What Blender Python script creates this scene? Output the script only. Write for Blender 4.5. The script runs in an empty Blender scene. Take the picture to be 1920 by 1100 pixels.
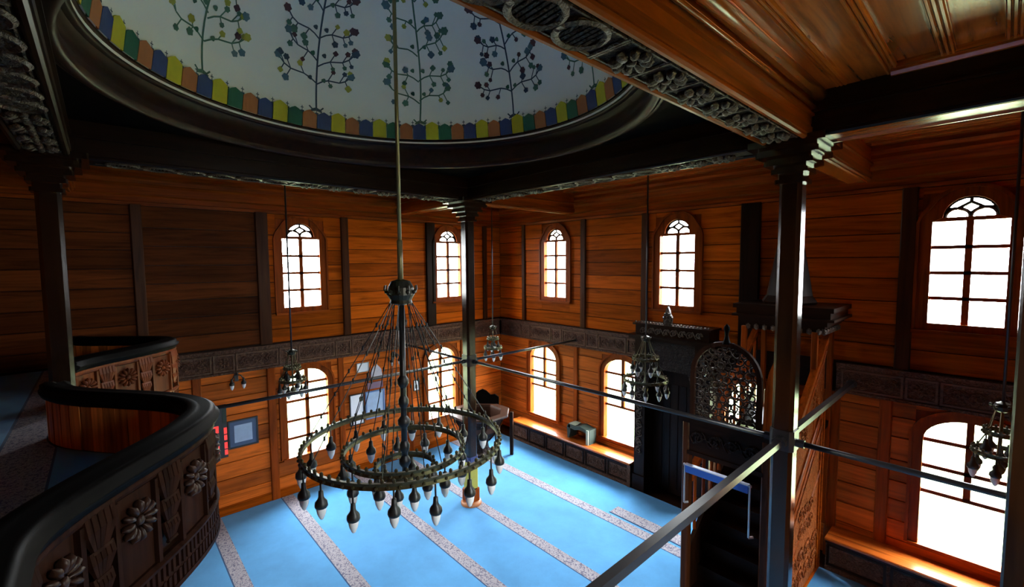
import bpy, bmesh, math, random
from math import pi, sin, cos, radians, hypot, sqrt, atan2
from mathutils import Vector, Matrix
R = random.Random(7)
S = bpy.context.scene
COL = S.collection

# ------------------------------------------------------------------ camera
CX, CY, CZ = 9.089, -7.862, 4.4
yaw, pit, rol = radians(47.663), radians(3.932), radians(-0.416)
F = Vector((-sin(yaw) * cos(pit), cos(yaw) * cos(pit), -sin(pit)))
Rt = Vector((cos(yaw), sin(yaw), 0)); Up = Rt.cross(F)
R2 = Rt * cos(rol) + Up * sin(rol); U2 = -Rt * sin(rol) + Up * cos(rol)
cd = bpy.data.cameras.new('camera'); cam = bpy.data.objects.new('camera', cd); COL.objects.link(cam)
M = Matrix((R2, U2, -F)).transposed().to_4x4(); M.translation = (CX, CY, CZ)
cam.matrix_world = M
cd.sensor_width = 36; cd.lens = 843.6 * 36 / 1920; cd.clip_start = 0.02
S.camera = cam

# ------------------------------------------------------------------ world, exposure
SKY = 122.0
w = bpy.data.worlds.new('overcast'); S.world = w; w.use_nodes = True
nt = w.node_tree; nt.nodes.clear()
out = nt.nodes.new('ShaderNodeOutputWorld'); bg = nt.nodes.new('ShaderNodeBackground')
tc = nt.nodes.new('ShaderNodeTexCoord'); sp = nt.nodes.new('ShaderNodeSeparateXYZ'); rp = nt.nodes.new('ShaderNodeValToRGB')
nt.links.new(tc.outputs['Generated'], sp.inputs[0]); nt.links.new(sp.outputs['Z'], rp.inputs[0])
rp.color_ramp.elements[0].color = (.30, .30, .30, 1); rp.color_ramp.elements[1].color = (.92, .97, 1.0, 1)   # overcast: zenith three times the horizon
rp.color_ramp.elements[1].position = 1.0
nt.links.new(rp.outputs[0], bg.inputs[0]); bg.inputs[1].default_value = SKY
nt.links.new(bg.outputs[0], out.inputs[0])
S.view_settings.view_transform = 'Standard'; S.view_settings.look = 'None'
S.view_settings.gamma = 1; S.view_settings.use_curve_mapping = False
S.view_settings.exposure = 0.0
S.cycles.use_denoising = True
S.cycles.max_bounces = 7; S.cycles.diffuse_bounces = 5; S.cycles.glossy_bounces = 3; S.cycles.transparent_max_bounces = 12
S.cycles.caustics_reflective = False; S.cycles.caustics_refractive = False
S.cycles.sample_clamp_indirect = 6.0

# ------------------------------------------------------------------ materials
def nodes(name, rough=.5, spec=.5):
    m = bpy.data.materials.new(name); m.use_nodes = True
    n = m.node_tree; b = n.nodes['Principled BSDF']
    b.inputs['Roughness'].default_value = rough
    b.inputs['Specular IOR Level'].default_value = spec
    return m, n, b
def wood(name, col, rough=.38, grain='x', var=.40, fine=1.0, spec=.5, lo=.40, hi=1.5, bump=.12):
    m, n, b = nodes(name, rough, spec)
    N = n.nodes.new; L = n.links.new
    t = N('ShaderNodeTexCoord'); mp = N('ShaderNodeMapping'); oi = N('ShaderNodeObjectInfo')
    s = {'x': (.7, 11, 11), 'y': (11, .7, 11), 'z': (11, 11, .7)}[grain]
    mp.inputs['Scale'].default_value = [k * fine for k in s]
    L(t.outputs['Object'], mp.inputs['Vector'])
    ml = N('ShaderNodeMath'); ml.operation = 'MULTIPLY'; ml.inputs[1].default_value = 37.0
    L(oi.outputs['Random'], ml.inputs[0])
    cb = N('ShaderNodeCombineXYZ')
    for k in range(3): L(ml.outputs[0], cb.inputs[k])
    L(cb.outputs[0], mp.inputs['Location'])
    nz = N('ShaderNodeTexNoise'); nz.inputs['Scale'].default_value = 1.3; nz.inputs['Detail'].default_value = 6
    nz.inputs['Roughness'].default_value = .62; nz.inputs['Distortion'].default_value = .7
    L(mp.outputs[0], nz.inputs['Vector'])
    cr = N('ShaderNodeValToRGB'); L(nz.outputs['Fac'], cr.inputs[0])
    e = cr.color_ramp.elements
    e[0].position = .28; e[0].color = (*[c * lo for c in col], 1)
    e[1].position = .75; e[1].color = (*[min(1, c * hi) for c in col], 1)
    k = e.new(.5); k.color = (*col, 1)
    mr = N('ShaderNodeMapRange'); mr.inputs['To Min'].default_value = 1 - var; mr.inputs['To Max'].default_value = 1 + var
    L(oi.outputs['Random'], mr.inputs['Value'])
    vm = N('ShaderNodeVectorMath'); vm.operation = 'SCALE'
    L(cr.outputs[0], vm.inputs[0]); L(mr.outputs[0], vm.inputs['Scale'])
    L(vm.outputs[0], b.inputs['Base Color'])
    bp = N('ShaderNodeBump'); bp.inputs['Strength'].default_value = bump; bp.inputs['Distance'].default_value = .01
    L(nz.outputs['Fac'], bp.inputs['Height']); L(bp.outputs[0], b.inputs['Normal'])
    return m
def carve(name, col, rough=.4, scale=16, strength=.8, spec=.08):
    m, n, b = nodes(name, rough, spec); N = n.nodes.new; L = n.links.new
    t = N('ShaderNodeTexCoord')
    v = N('ShaderNodeTexVoronoi'); v.feature = 'SMOOTH_F1'; v.inputs['Scale'].default_value = scale; v.inputs['Randomness'].default_value = .8
    nz = N('ShaderNodeTexNoise'); nz.inputs['Scale'].default_value = scale * 1.1; nz.inputs['Detail'].default_value = 3; nz.inputs['Distortion'].default_value = 2.5
    L(t.outputs['Object'], v.inputs['Vector']); L(t.outputs['Object'], nz.inputs['Vector'])
    ad = N('ShaderNodeMath'); ad.operation = 'ADD'; L(v.outputs['Distance'], ad.inputs[0]); L(nz.outputs['Fac'], ad.inputs[1])
    cr = N('ShaderNodeValToRGB'); L(nz.outputs['Fac'], cr.inputs[0])
    cr.color_ramp.elements[0].position = .35; cr.color_ramp.elements[0].color = (*[c * .55 for c in col], 1)
    cr.color_ramp.elements[1].position = .65; cr.color_ramp.elements[1].color = (*[c * 1.3 for c in col], 1)
    L(cr.outputs[0], b.inputs['Base Color'])
    bp = N('ShaderNodeBump'); bp.inputs['Strength'].default_value = strength; bp.inputs['Distance'].default_value = .03
    L(ad.outputs[0], bp.inputs['Height']); L(bp.outputs[0], b.inputs['Normal'])
    return m
def plain(name, col, rough=.5, metal=0, spec=.5, noise=.12, scale=30):
    m, n, b = nodes(name, rough, spec); N = n.nodes.new; L = n.links.new
    t = N('ShaderNodeTexCoord'); nz = N('ShaderNodeTexNoise'); nz.inputs['Scale'].default_value = scale; nz.inputs['Detail'].default_value = 3
    L(t.outputs['Object'], nz.inputs['Vector'])
    cr = N('ShaderNodeValToRGB'); L(nz.outputs['Fac'], cr.inputs[0])
    cr.color_ramp.elements[0].color = (*[c * (1 - noise) for c in col], 1); cr.color_ramp.elements[1].color = (*[min(1, c * (1 + noise)) for c in col], 1)
    L(cr.outputs[0], b.inputs['Base Color']); b.inputs['Metallic'].default_value = metal
    return m
ORANGE = (.33, .062, .003)
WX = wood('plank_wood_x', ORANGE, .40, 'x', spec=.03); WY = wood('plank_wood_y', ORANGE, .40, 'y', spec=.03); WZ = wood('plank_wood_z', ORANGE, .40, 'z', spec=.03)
RX = wood('red_wood_x', (.20, .036, .003), .36, 'x', .15, spec=.07); RY = wood('red_wood_y', (.20, .036, .003), .36, 'y', .15, spec=.07); RZ = wood('red_wood_z', (.20, .036, .003), .36, 'z', .15, spec=.07)
DX = wood('dark_wood_x', (.014, .005, .002), .36, 'x', .15, spec=.10); DY = wood('dark_wood_y', (.014, .005, .002), .36, 'y', .15, spec=.10); DZ = wood('dark_wood_z', (.014, .005, .002), .36, 'z', .15, spec=.10)
CZM = wood('column_wood', (.013, .005, .002), .16, 'z', .1, spec=.5)
CV = carve('carved_dark_wood', (.017, .009, .008), .45)
CVM = carve('carved_brown_wood', (.075, .048, .032), .40, 22, .7, spec=.25)
WYD = wood('dark_brown_planks', (.085, .021, .005), .45, 'y', spec=.03)  # darker, browner planks for the two left-most upper bays of the left wall
WZL = wood('light_inner_planks', (.62, .21, .045), .4, 'z', spec=.05)
WXC = wood('varnished_ceiling_x', (.31, .068, .008), .24, 'x', .2, spec=.6); WYC = wood('varnished_ceiling_y', (.31, .068, .008), .24, 'y', .2, spec=.6)
RXD = wood('dark_red_ring', (.022, .006, .003), .4, 'x', .1, spec=.15)
CVF = carve('carved_frieze_wood', (.105, .052, .035), .42, 18, .8, spec=.06); FRM = wood('frieze_moulding', (.11, .055, .035), .4, 'x', .1, spec=.12)
RZD = wood('dark_red_post', (.045, .013, .004), .36, 'z', .15, spec=.1)
WXL = wood('lower_plank_x', (.43, .090, .009), .42, 'x', spec=.08); WYL = wood('lower_plank_y', (.43, .090, .009), .42, 'y', spec=.08)
DBR = plain('blackened_bronze', (.030, .027, .017), .42, .6)
CVD = carve('carved_lattice_wood', (.040, .022, .014), .42, 22, .7, spec=.12)
CVR = carve('carved_red_wood', (.24, .062, .014), .45, 20, 1.0, spec=.03)
BLK = wood('black_lacquer', (.0025, .0018, .0016), .5, 'x', .05, spec=.03)
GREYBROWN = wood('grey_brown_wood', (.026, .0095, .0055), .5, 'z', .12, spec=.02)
BRONZE = plain('dark_bronze', (.085, .072, .036), .38, .7, noise=.6, scale=40)
IRON = plain('painted_iron', (.030, .027, .030), .28, .4)
STEEL = plain('grey_steel', (.42, .41, .42), .3, .7)
BULB = plain('frosted_bulb', (.82, .80, .80), .25, noise=.03)
BLACK = plain('black_socket', (.012, .012, .012), .4)
PLASTER = plain('white_plaster', (.88, .85, .84), .75, noise=.04, scale=3)
COPPER = plain('copper_wood', (.42, .15, .05), .4)
def glass():
    m = bpy.data.materials.new('window_glass'); m.use_nodes = True; n = m.node_tree; n.nodes.clear()
    o = n.nodes.new('ShaderNodeOutputMaterial'); mx = n.nodes.new('ShaderNodeMixShader'); t = n.nodes.new('ShaderNodeBsdfTransparent'); g = n.nodes.new('ShaderNodeBsdfGlossy')
    t.inputs[0].default_value = (.96, .98, .98, 1); g.inputs['Roughness'].default_value = .03; mx.inputs[0].default_value = .05
    n.links.new(t.outputs[0], mx.inputs[1]); n.links.new(g.outputs[0], mx.inputs[2]); n.links.new(mx.outputs[0], o.inputs[0]); return m
GLASS = glass()
def carpet(name, c, dark=1.0):
    m, n, b = nodes(name, .95, .1); N = n.nodes.new; L = n.links.new
    t = N('ShaderNodeTexCoord'); a = N('ShaderNodeTexNoise'); a.inputs['Scale'].default_value = 1.6; a.inputs['Detail'].default_value = 8; a.inputs['Roughness'].default_value = .7
    L(t.outputs['Object'], a.inputs['Vector']); cr = N('ShaderNodeValToRGB'); L(a.outputs['Fac'], cr.inputs[0])
    cr.color_ramp.elements[0].position = .3; cr.color_ramp.elements[0].color = (*[k * .85 for k in c], 1)
    cr.color_ramp.elements[1].position = .7; cr.color_ramp.elements[1].color = (*[min(1, k * 1.12) for k in c], 1)
    L(cr.outputs[0], b.inputs['Base Color']); b.inputs['Sheen Weight'].default_value = .15
    f = N('ShaderNodeTexNoise'); f.inputs['Scale'].default_value = 240; L(t.outputs['Object'], f.inputs['Vector'])
    bp = N('ShaderNodeBump'); bp.inputs['Strength'].default_value = .4; bp.inputs['Distance'].default_value = .006; L(f.outputs['Fac'], bp.inputs['Height']); L(bp.outputs[0], b.inputs['Normal'])
    return m
BLUE = carpet('blue_carpet', (.062, .25, .50))
EDGE = carpet('dark_blue_line', (.012, .05, .13))
def border():
    m, n, b = nodes('carpet_border', .95, .1); N = n.nodes.new; L = n.links.new
    t = N('ShaderNodeTexCoord'); v = N('ShaderNodeTexVoronoi'); v.inputs['Scale'].default_value = 42
    nz = N('ShaderNodeTexNoise'); nz.inputs['Scale'].default_value = 52; nz.inputs['Detail'].default_value = 2; nz.inputs['Distortion'].default_value = 2
    L(t.outputs['Object'], v.inputs['Vector']); L(t.outputs['Object'], nz.inputs['Vector'])
    cr = N('ShaderNodeValToRGB'); cr.color_ramp.interpolation = 'CONSTANT'; e = cr.color_ramp.elements
    e[0].position = 0; e[0].color = (.20, .155, .17, 1); e[1].position = .42; e[1].color = (.27, .235, .26, 1)
    k = e.new(.56); k.color = (.36, .335, .36, 1); k = e.new(.70); k.color = (.13, .12, .17, 1)
    ad = N('ShaderNodeMath'); ad.operation = 'MULTIPLY_ADD'; ad.inputs[1].default_value = .5; L(v.outputs['Distance'], ad.inputs[0]); 
    m2 = N('ShaderNodeMath'); m2.operation = 'MULTIPLY'; m2.inputs[1].default_value = .8; L(nz.outputs['Fac'], m2.inputs[0]); L(m2.outputs[0], ad.inputs[2])
    L(ad.outputs[0], cr.inputs[0]); L(cr.outputs[0], b.inputs['Base Color']); return m
BORDER = border()
PAINT = {}
def paint(name, c):
    if name not in PAINT: PAINT[name] = plain('paint_' + name, c, .7, noise=.15, scale=14)
    return PAINT[name]
P_Y = paint('yellow', (.46, .38, .012)); P_B = paint('blue', (.025, .04, .14)); P_O = paint('orange', (.36, .11, .035)); P_G = paint('green', (.008, .085, .05))
P_N = paint('navy', (.03, .05, .09)); P_DR = paint('plum', (.07, .022, .035)); P_LG = paint('leaf', (.06, .14, .10)); P_GB = paint('greyblue', (.07, .13, .18)); P_OL = paint('olive', (.35, .33, .05))

# ------------------------------------------------------------------ mesh helper
class G:
    def __init__(s, T=None): s.v = []; s.f = []; s.m = []; s.T = T
    def add(s, vs, fs, m=0):
        k = len(s.v); s.v += [tuple(p) for p in vs]
        for f in fs: s.f.append([i + k for i in f]); s.m.append(m)
        return s
    def box(s, a, b, c, d, e, f, m=0):
        return s.add([(a, c, e), (b, c, e), (b, d, e), (a, d, e), (a, c, f), (b, c, f), (b, d, f), (a, d, f)],
                     [(0, 1, 2, 3), (4, 5, 6, 7), (0, 1, 5, 4), (1, 2, 6, 5), (2, 3, 7, 6), (3, 0, 4, 7)], m)
    def obox(s, c, ax, ay, az, m=0):
        c = Vector(c); ax = Vector(ax); ay = Vector(ay); az = Vector(az)
        vs = [c + ax * i + ay * j + az * k for k in (-1, 1) for i, j in ((-1, -1), (1, -1), (1, 1), (-1, 1))]
        return s.add(vs, [(0, 1, 2, 3), (4, 5, 6, 7), (0, 1, 5, 4), (1, 2, 6, 5), (2, 3, 7, 6), (3, 0, 4, 7)], m)
    def bevbox(s, a, b, c, d, e, f, k, m=0):          # box with chamfered +front... all vertical (third axis) edges
        poly = [(a + k, c), (b - k, c), (b, c + k), (b, d - k), (b - k, d), (a + k, d), (a, d - k), (a, c + k)]
        return s.prism(poly, e, f, m)
    def prism(s, poly, e, f, m=0):                    # polygon in (a,b), extruded along c
        n = len(poly)
        return s.add([(x, y, e) for x, y in poly] + [(x, y, f) for x, y in poly],
                     [tuple(range(n)), tuple(range(n, 2 * n))] + [(i, (i + 1) % n, n + (i + 1) % n, n + i) for i in range(n)], m)
    def prismw(s, poly, w0, w1, m=0):                 # polygon in (a,c), extruded along b
        n = len(poly)
        return s.add([(x, w0, z) for x, z in poly] + [(x, w1, z) for x, z in poly],
                     [tuple(range(n)), tuple(range(n, 2 * n))] + [(i, (i + 1) % n, n + (i + 1) % n, n + i) for i in range(n)], m)
    def strip(s, outer, inner, w0, w1, m=0, close=False):   # frame between two loops in (a,c), depth along b
        n = len(outer); k = n if close else n - 1
        vs = [(x, w0, z) for x, z in outer] + [(x, w0, z) for x, z in inner] + [(x, w1, z) for x, z in outer] + [(x, w1, z) for x, z in inner]
        fs = []
        for i in range(k):
            j = (i + 1) % n
            fs += [(i, j, n + j, n + i), (2 * n + i, 2 * n + j, 3 * n + j, 3 * n + i), (i, j, 2 * n + j, 2 * n + i), (n + i, n + j, 3 * n + j, 3 * n + i)]
        if not close: fs += [(0, n, 3 * n, 2 * n), (n - 1, 2 * n - 1, 4 * n - 1, 3 * n - 1)]
        return s.add(vs, fs, m)
    def tube(s, pts, r, n=6, m=0, cap=True, closed=False):
        pts = [Vector(p) for p in pts]; k = len(pts); vs = []; fs = []
        rs = r if isinstance(r, (list, tuple)) else [r] * k
        up = Vector((0, 0, 1)); prev = None
        for i, p in enumerate(pts):
            if closed: t = pts[(i + 1) % k] - pts[i - 1]
            else: t = pts[min(i + 1, k - 1)] - pts[max(i - 1, 0)]
            if t.length < 1e-9: t = Vector((0, 0, 1))
            t.normalize()
            if prev is None:
                a = t.orthogonal().normalized()
                if abs(t.z) < .9: a = (up - t * up.dot(t)).normalized()
            else: a = (prev - t * prev.dot(t)).normalized()
            prev = a; b = t.cross(a)
            vs += [p + (a * cos(2 * pi * (q + .5) / n) + b * sin(2 * pi * (q + .5) / n)) * rs[i] for q in range(n)]
        for i in range(k if closed else k - 1):
            j = (i + 1) % k
            fs += [(i * n + q, i * n + (q + 1) % n, j * n + (q + 1) % n, j * n + q) for q in range(n)]
        if cap and not closed: fs += [tuple(range(n)), tuple((k - 1) * n + q for q in range(n))]
        return s.add(vs, fs, m)
    def lathe(s, c, prof, n=16, m=0, a0=0, a1=2 * pi, flip=False):
        full = abs(a1 - a0 - 2 * pi) < 1e-6; k = len(prof); cols = n if full else n + 1; vs = []; fs = []
        for i in range(cols):
            a = a0 + (a1 - a0) * i / n
            vs += [(c[0] + r * cos(a), c[1] + r * sin(a), c[2] + z) for r, z in prof]
        for i in range(n):
            j = (i + 1) % cols
            fs += [(i * k + q, j * k + q, j * k + q + 1, i * k + q + 1) for q in range(k - 1)]
        return s.add(vs, fs, m)
    def ball(s, c, r, n=8, m=0, sc=(1, 1, 1)):
        h = max(3, n // 2); vs = []; fs = []
        for i in range(h + 1):
            t = pi * i / h
            vs += [(c[0] + r * sc[0] * sin(t) * cos(2 * pi * q / n), c[1] + r * sc[1] * sin(t) * sin(2 * pi * q / n), c[2] + r * sc[2] * cos(t)) for q in range(n)]
        for i in range(h): fs += [(i * n + q, i * n + (q + 1) % n, (i + 1) * n + (q + 1) % n, (i + 1) * n + q) for q in range(n)]
        return s.add(vs, fs, m)
    def mesh(s, name, mats, off=(0, 0, 0), smooth=False):
        T = s.T or (lambda p: p); o = Vector(off)
        me = bpy.data.meshes.new(name); me.from_pydata([Vector(T(p)) - o for p in s.v], [], s.f)
        for m in (mats if isinstance(mats, (list, tuple)) else [mats]): me.materials.append(m)
        for p, k in zip(me.polygons, s.m): p.material_index = k
        b = bmesh.new(); b.from_mesh(me); bmesh.ops.remove_doubles(b, verts=b.verts, dist=1e-6)
        bmesh.ops.recalc_face_normals(b, faces=b.faces); b.to_mesh(me); b.free()
        if smooth:
            for p in me.polygons: p.use_smooth = True
        return me
    def build(s, name, mats, parent=None, smooth=False):
        off = wl(parent)
        return link(name, s.mesh(name, mats, off, smooth), parent)
WL = {}
def wl(o): return WL.get(o.name, Vector((0, 0, 0))) if o else Vector((0, 0, 0))
def link(name, data, parent=None, loc=(0, 0, 0), rot=None):
    o = bpy.data.objects.new(name, data); COL.objects.link(o)
    if parent: o.parent = parent
    o.location = loc
    if rot: o.rotation_euler = rot
    WL[o.name] = wl(parent) + Vector(loc)
    return o
def thing(name, loc, label, cat, group=None):
    o = link(name, None, None, loc); o.empty_display_size = .1
    o['label'] = label; o['category'] = cat
    if group: o['group'] = group
    return o
def tag(o, label, cat, group=None):
    o['label'] = label; o['category'] = cat
    if group: o['group'] = group
    return o
def struct(o): o['kind'] = 'structure'; return o
def rootS(name, loc=(0, 0, 0)):
    o = link(name, None, None, loc); o.empty_display_size = .1; return struct(o)
def put(name, me, parent, world, rot=None):          # shared mesh at a world position
    return link(name, me, parent, Vector(world) - wl(parent), rot)

TA = lambda p: (p[0], -p[1], p[2])                   # wall at y=0: (along x, out into room, up)
TB = lambda p: (p[1], p[0], p[2])                    # wall at x=0: (along y, out into room, up)
XR = 10.34; YN = -11.2; ZC = 5.9
c1 = (7.69, -2.97); c2 = (2.652, -3.05); c3 = (2.652, -8.21); c4 = (7.69, -8.21)
DC = (5.17, -5.70)
# ------------------------------------------------------------------ window layout
UP_A = [2.00, 5.007, 8.77]; UP_B = [-5.035, -1.674]
LO_A = [1.61, 3.845, 6.36, 8.885]; LO_B = [-5.015, -1.93]
UW, U1, U2z, U3 = .335, 3.588, 4.874, 5.165
LW_A, LW_B, L1, L2, L3 = .425, .385, .66, 2.07, 2.38
def lowsill(side): return L1 if side == 'A' else .72
holesA = [(c - UW - .10, c + UW + .10, U1 - .07, U3 + .06) for c in UP_A] + [(c - LW_A - .085, c + LW_A + .085, L1 - .03, L3 + .05) for c in LO_A]
holesB = [(c - UW - .10, c + UW + .10, U1 - .07, U3 + .06) for c in UP_B] + [(c - LW_B - .085, c + LW_B + .085, .69, L3 + .05) for c in LO_B]
holesD = [(c - .4, c + .4, U1, U3) for c in (-5.035,)] + [(c - .42, c + .42, L1, L3) for c in (-5.015,)]
def cells(holes, u0, u1, v0, v1):
    us = sorted({u0, u1, *[h[0] for h in holes], *[h[1] for h in holes]}); us = [u for u in us if u0 <= u <= u1]; res = []
    for a, b in zip(us, us[1:]):
        m = (a + b) / 2; cuts = sorted([(h[2], h[3]) for h in holes if h[0] < m < h[1]]); z = v0
        for lo, hi in cuts:
            if lo > z: res.append((a, b, z, lo))
            z = max(z, hi)
        if z < v1: res.append((a, b, z, v1))
    return res
# ------------------------------------------------------------------ room shell
g = G(); g.box(-.4, XR + .4, YN - .4, .4, -.3, -.012); struct(g.build('floor', DX))
wallA = G(TA)
for a, b, z0, z1 in cells(holesA, -.3, XR + .3, -.3, 6.1): wallA.box(a, b, -.08, 0, z0, z1)
wallA = struct(wallA.build('wall_right', DX))
wallB = G(TB)
for a, b, z0, z1 in cells(holesB, YN - .3, 0, -.3, 6.1): wallB.box(a, b, -.08, 0, z0, z1)
wallB = struct(wallB.build('wall_left', DY))
g = G(lambda p: (XR + p[1], p[0], p[2]))
for a, b, z0, z1 in cells(holesD, YN - .3, 0, -.3, 6.1): g.box(a, b, 0, .28, z0, z1)
struct(g.build('wall_near', WY))
g = G(); g.box(-.3, XR + .3, YN - .28, YN, -.3, 6.1); struct(g.build('wall_rear', WX))
# ceiling slab around the dome square
g = G(); zt = ZC + .2
g.box(-.3, c2[0], YN - .3, .3, ZC, zt); g.box(c1[0], XR + .3, YN - .3, .3, ZC, zt)
g.box(c2[0], c1[0], -3.0, .3, ZC, zt); g.box(c2[0], c1[0], YN - .3, c4[1], ZC, zt)
ceil = struct(g.build('ceiling', DX))
# outside ground
g = G(); g.box(-40, 45, -45, 40, -1.2, -.5)
gm = plain('grass', (.11, .14, .06), .9, noise=.4, scale=2); struct(g.build('ground', gm))
# light portals that sample the sky through the real openings
def portal(loc, rot, sx, sy):
    l = bpy.data.lights.new('sky_portal', 'AREA'); l.shape = 'RECTANGLE'; l.size = sx; l.size_y = sy; l.cycles.is_portal = True
    o = bpy.data.objects.new('sky_portal', l); COL.objects.link(o); o.location = loc; o.rotation_euler = rot
for h in holesA: portal(((h[0] + h[1]) / 2, .3, (h[2] + h[3]) / 2), (radians(-90), 0, 0), h[1] - h[0], h[3] - h[2])
for h in holesB: portal((-.3, (h[0] + h[1]) / 2, (h[2] + h[3]) / 2), (0, radians(-90), 0), h[3] - h[2], h[1] - h[0])
for h in holesD: portal((XR + .3, (h[0] + h[1]) / 2, (h[2] + h[3]) / 2), (0, radians(90), 0), h[3] - h[2], h[1] - h[0])

# wall planks
def planks(parent, T, mat, bays, v0, v1, hgt, holes, phase=0):
    for a, b in bays:
        z = v0 - R.random() * .05
        while z < v1 - .02:
            z1 = min(z + hgt * R.uniform(.9, 1.1), v1)
            if v1 - z1 < .09: z1 = v1
            za = max(z, v0)
            segs = [(a, b)]
            for h in holes:
                if h[3] > za + .01 and h[2] < z1 - .01:
                    n = []
                    for p, q in segs:
                        if h[1] <= p or h[0] >= q: n.append((p, q))
                        else:
                            if h[0] - p > .02: n.append((p, h[0]))
                            if q - h[1] > .02: n.append((h[1], q))
                    segs = n
            parts = [(p, q, za, z1) for p, q in segs]
            for h in holes:
                if h[3] > za + .01 and h[2] < z1 - .01 and h[1] > a and h[0] < b:
                    if h[2] - za > .03: parts.append((max(a, h[0]), min(b, h[1]), za, h[2]))
                    if z1 - h[3] > .03: parts.append((max(a, h[0]), min(b, h[1]), h[3], z1))
            zr_ = (za, z1)
            for p, q, za, z1 in parts:
                k = G(T); d = .022 + R.random() * .010; e = .007
                k.add([(p, 0, za + .005), (q, 0, za + .005), (q, 0, z1 - .005), (p, 0, z1 - .005), (p, d - e, za + .005), (q, d - e, za + .005), (q, d - e, z1 - .005), (p, d - e, z1 - .005),
                       (p, d, za + .005 + e), (q, d, za + .005 + e), (q, d, z1 - .005 - e), (p, d, z1 - .005 - e)],
                      [(0, 1, 5, 4), (2, 3, 7, 6), (4, 5, 9, 8), (8, 9, 10, 11), (11, 10, 6, 7), (1, 2, 6, 10, 9, 5), (3, 0, 4, 8, 11, 7)])
                k.build('plank', mat, parent)
            z = zr_[1]
pilA_u = [(.90, 1.0), (2.77, 2.90), (4.28, 4.42), (6.12, 6.42), (8.13, 8.29)]
pilA_l = [(2.57, 2.69), (7.42, 7.56), (8.00, 8.14)]
pilB_u = [(-7.50, -7.36), (-5.80, -5.60), (-4.27, -4.12), (-2.30, -2.06), (-.62, -.5)]
pilB_l = [(-6.85, -6.72), (-5.72, -5.58), (-4.42, -4.30), (-2.86, -2.72), (-1.36, -1.24)]
def bays(pil, u0, u1):
    r = []; u = u0
    for a, b in pil: r.append((u, a)); u = b
    r.append((u, u1)); return r
planks(wallA, TA, WX, bays(pilA_u, .03, XR), 2.95, 5.32, .29, holesA)
planks(wallA, TA, WXL, bays(pilA_l, .03, XR), .02, 2.5, .29, holesA)
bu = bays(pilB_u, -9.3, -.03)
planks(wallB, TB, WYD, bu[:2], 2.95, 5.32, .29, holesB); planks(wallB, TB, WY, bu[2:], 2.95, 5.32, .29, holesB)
planks(wallB, TB, WYL, bays(pilB_l, -7.6, -.03), .12, 2.5, .29, holesB)
for T, par, pu, pl, mt in ((TA, wallA, pilA_u, pilA_l, DZ), (TB, wallB, pilB_u, pilB_l, DZ)):
    for a, b in pu: 
        k = G(T); k.bevbox(a, b, 0, .075, 2.95, 5.33, .012); k.build('wall_post', DZ if b - a > .22 else RZD, par)
    for a, b in pl: 
        k = G(T); k.bevbox(a, b, 0, .065, .0, 2.5, .012); k.build('wall_post', RZ, par)
# baseboard on left wall, cornice mouldings
g = G(TB); g.box(YN, -.02, 0, .05, 0, .13); g.box(YN, -.02, 0, .035, .13, .155); struct(g.build('baseboard_left', WY))
prof = [(0, 5.32), (.05, 5.32), (.06, 5.37), (.035, 5.38), (.035, 5.46), (.09, 5.48), (.09, 5.60), (.16, 5.64), (.18, 5.70), (.24, 5.73), (.24, 5.78), (.30, 5.82), (.30, 5.90), (0, 5.90)]
for T, n, a, b, mt in ((TA, 'trim_1', .0, XR, RX), (TB, 'trim_2', -9.6, -.0, RY)):
    g = G(T); k = len(prof)
    g.add([(a, q, z) for q, z in prof] + [(b, q, z) for q, z in prof], [tuple(range(k)), tuple(range(k, 2 * k))] + [(i, (i + 1) % k, k + (i + 1) % k, k + i) for i in range(k)])
    struct(g.build(n, mt))

# ------------------------------------------------------------------ carved meshes (local x along, y out of face, z up), shared
def rosette(r, n=10, mat=CVM, name='rosette', d=.03):
    k = G()
    for i in range(n):                               # plump radial petals
        a = 2 * pi * i / n; ex = Vector((cos(a), 0, sin(a))); et = Vector((-sin(a), 0, cos(a))); L = r * .36; W = r * 2.2 / n; m = 7
        vs = []; fs = []
        for q in range(5):
            u = -1 + 2 * q / 4; rad = sqrt(max(0, 1 - u * u)) + .02; f = .75 + .25 * u
            for p in range(m):
                t = 2 * pi * p / m; v = ex * (r * .64 + L * u) + et * (W * rad * f * cos(t)) + Vector((0, d * .35 + d * .65 * rad * f * sin(t), 0)); vs.append(v)
        for q in range(4): fs += [(q * m + p, q * m + (p + 1) % m, (q + 1) * m + (p + 1) % m, (q + 1) * m + p) for p in range(m)]
        k.add(vs, fs)
    k.ball((0, d * .4, 0), r * .24, 8, 0, (1, .7, 1))
    return k.mesh(name, mat, smooth=True)
def scroll(L, H, mat=CVM, name='scroll', r=.011):
    k = G(); n = max(1, round(L / (H * .95)))
    for i in range(n):
        cx = -L / 2 + L * (i + .5) / n; sg = 1 if i % 2 else -1
        k.tube([(cx + H * .36 * (1 - t / 16) * cos(t * .62) * sg, .008, H * .36 * (1 - t / 16) * sin(t * .62)) for t in range(15)], r, 5)
        for j in range(3): 
            a = 2.1 * j + i; k.ball((cx + H * .27 * cos(a), .008, H * .27 * sin(a)), H * .09, 6, 0, (1.5, .5, .8))
    k.tube([(-L / 2 + L * t / (8 * n), .006, H * .36 * sin(t * pi / 4)) for t in range(8 * n + 1)], r * .8, 4)
    return k.mesh(name, mat)
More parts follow.
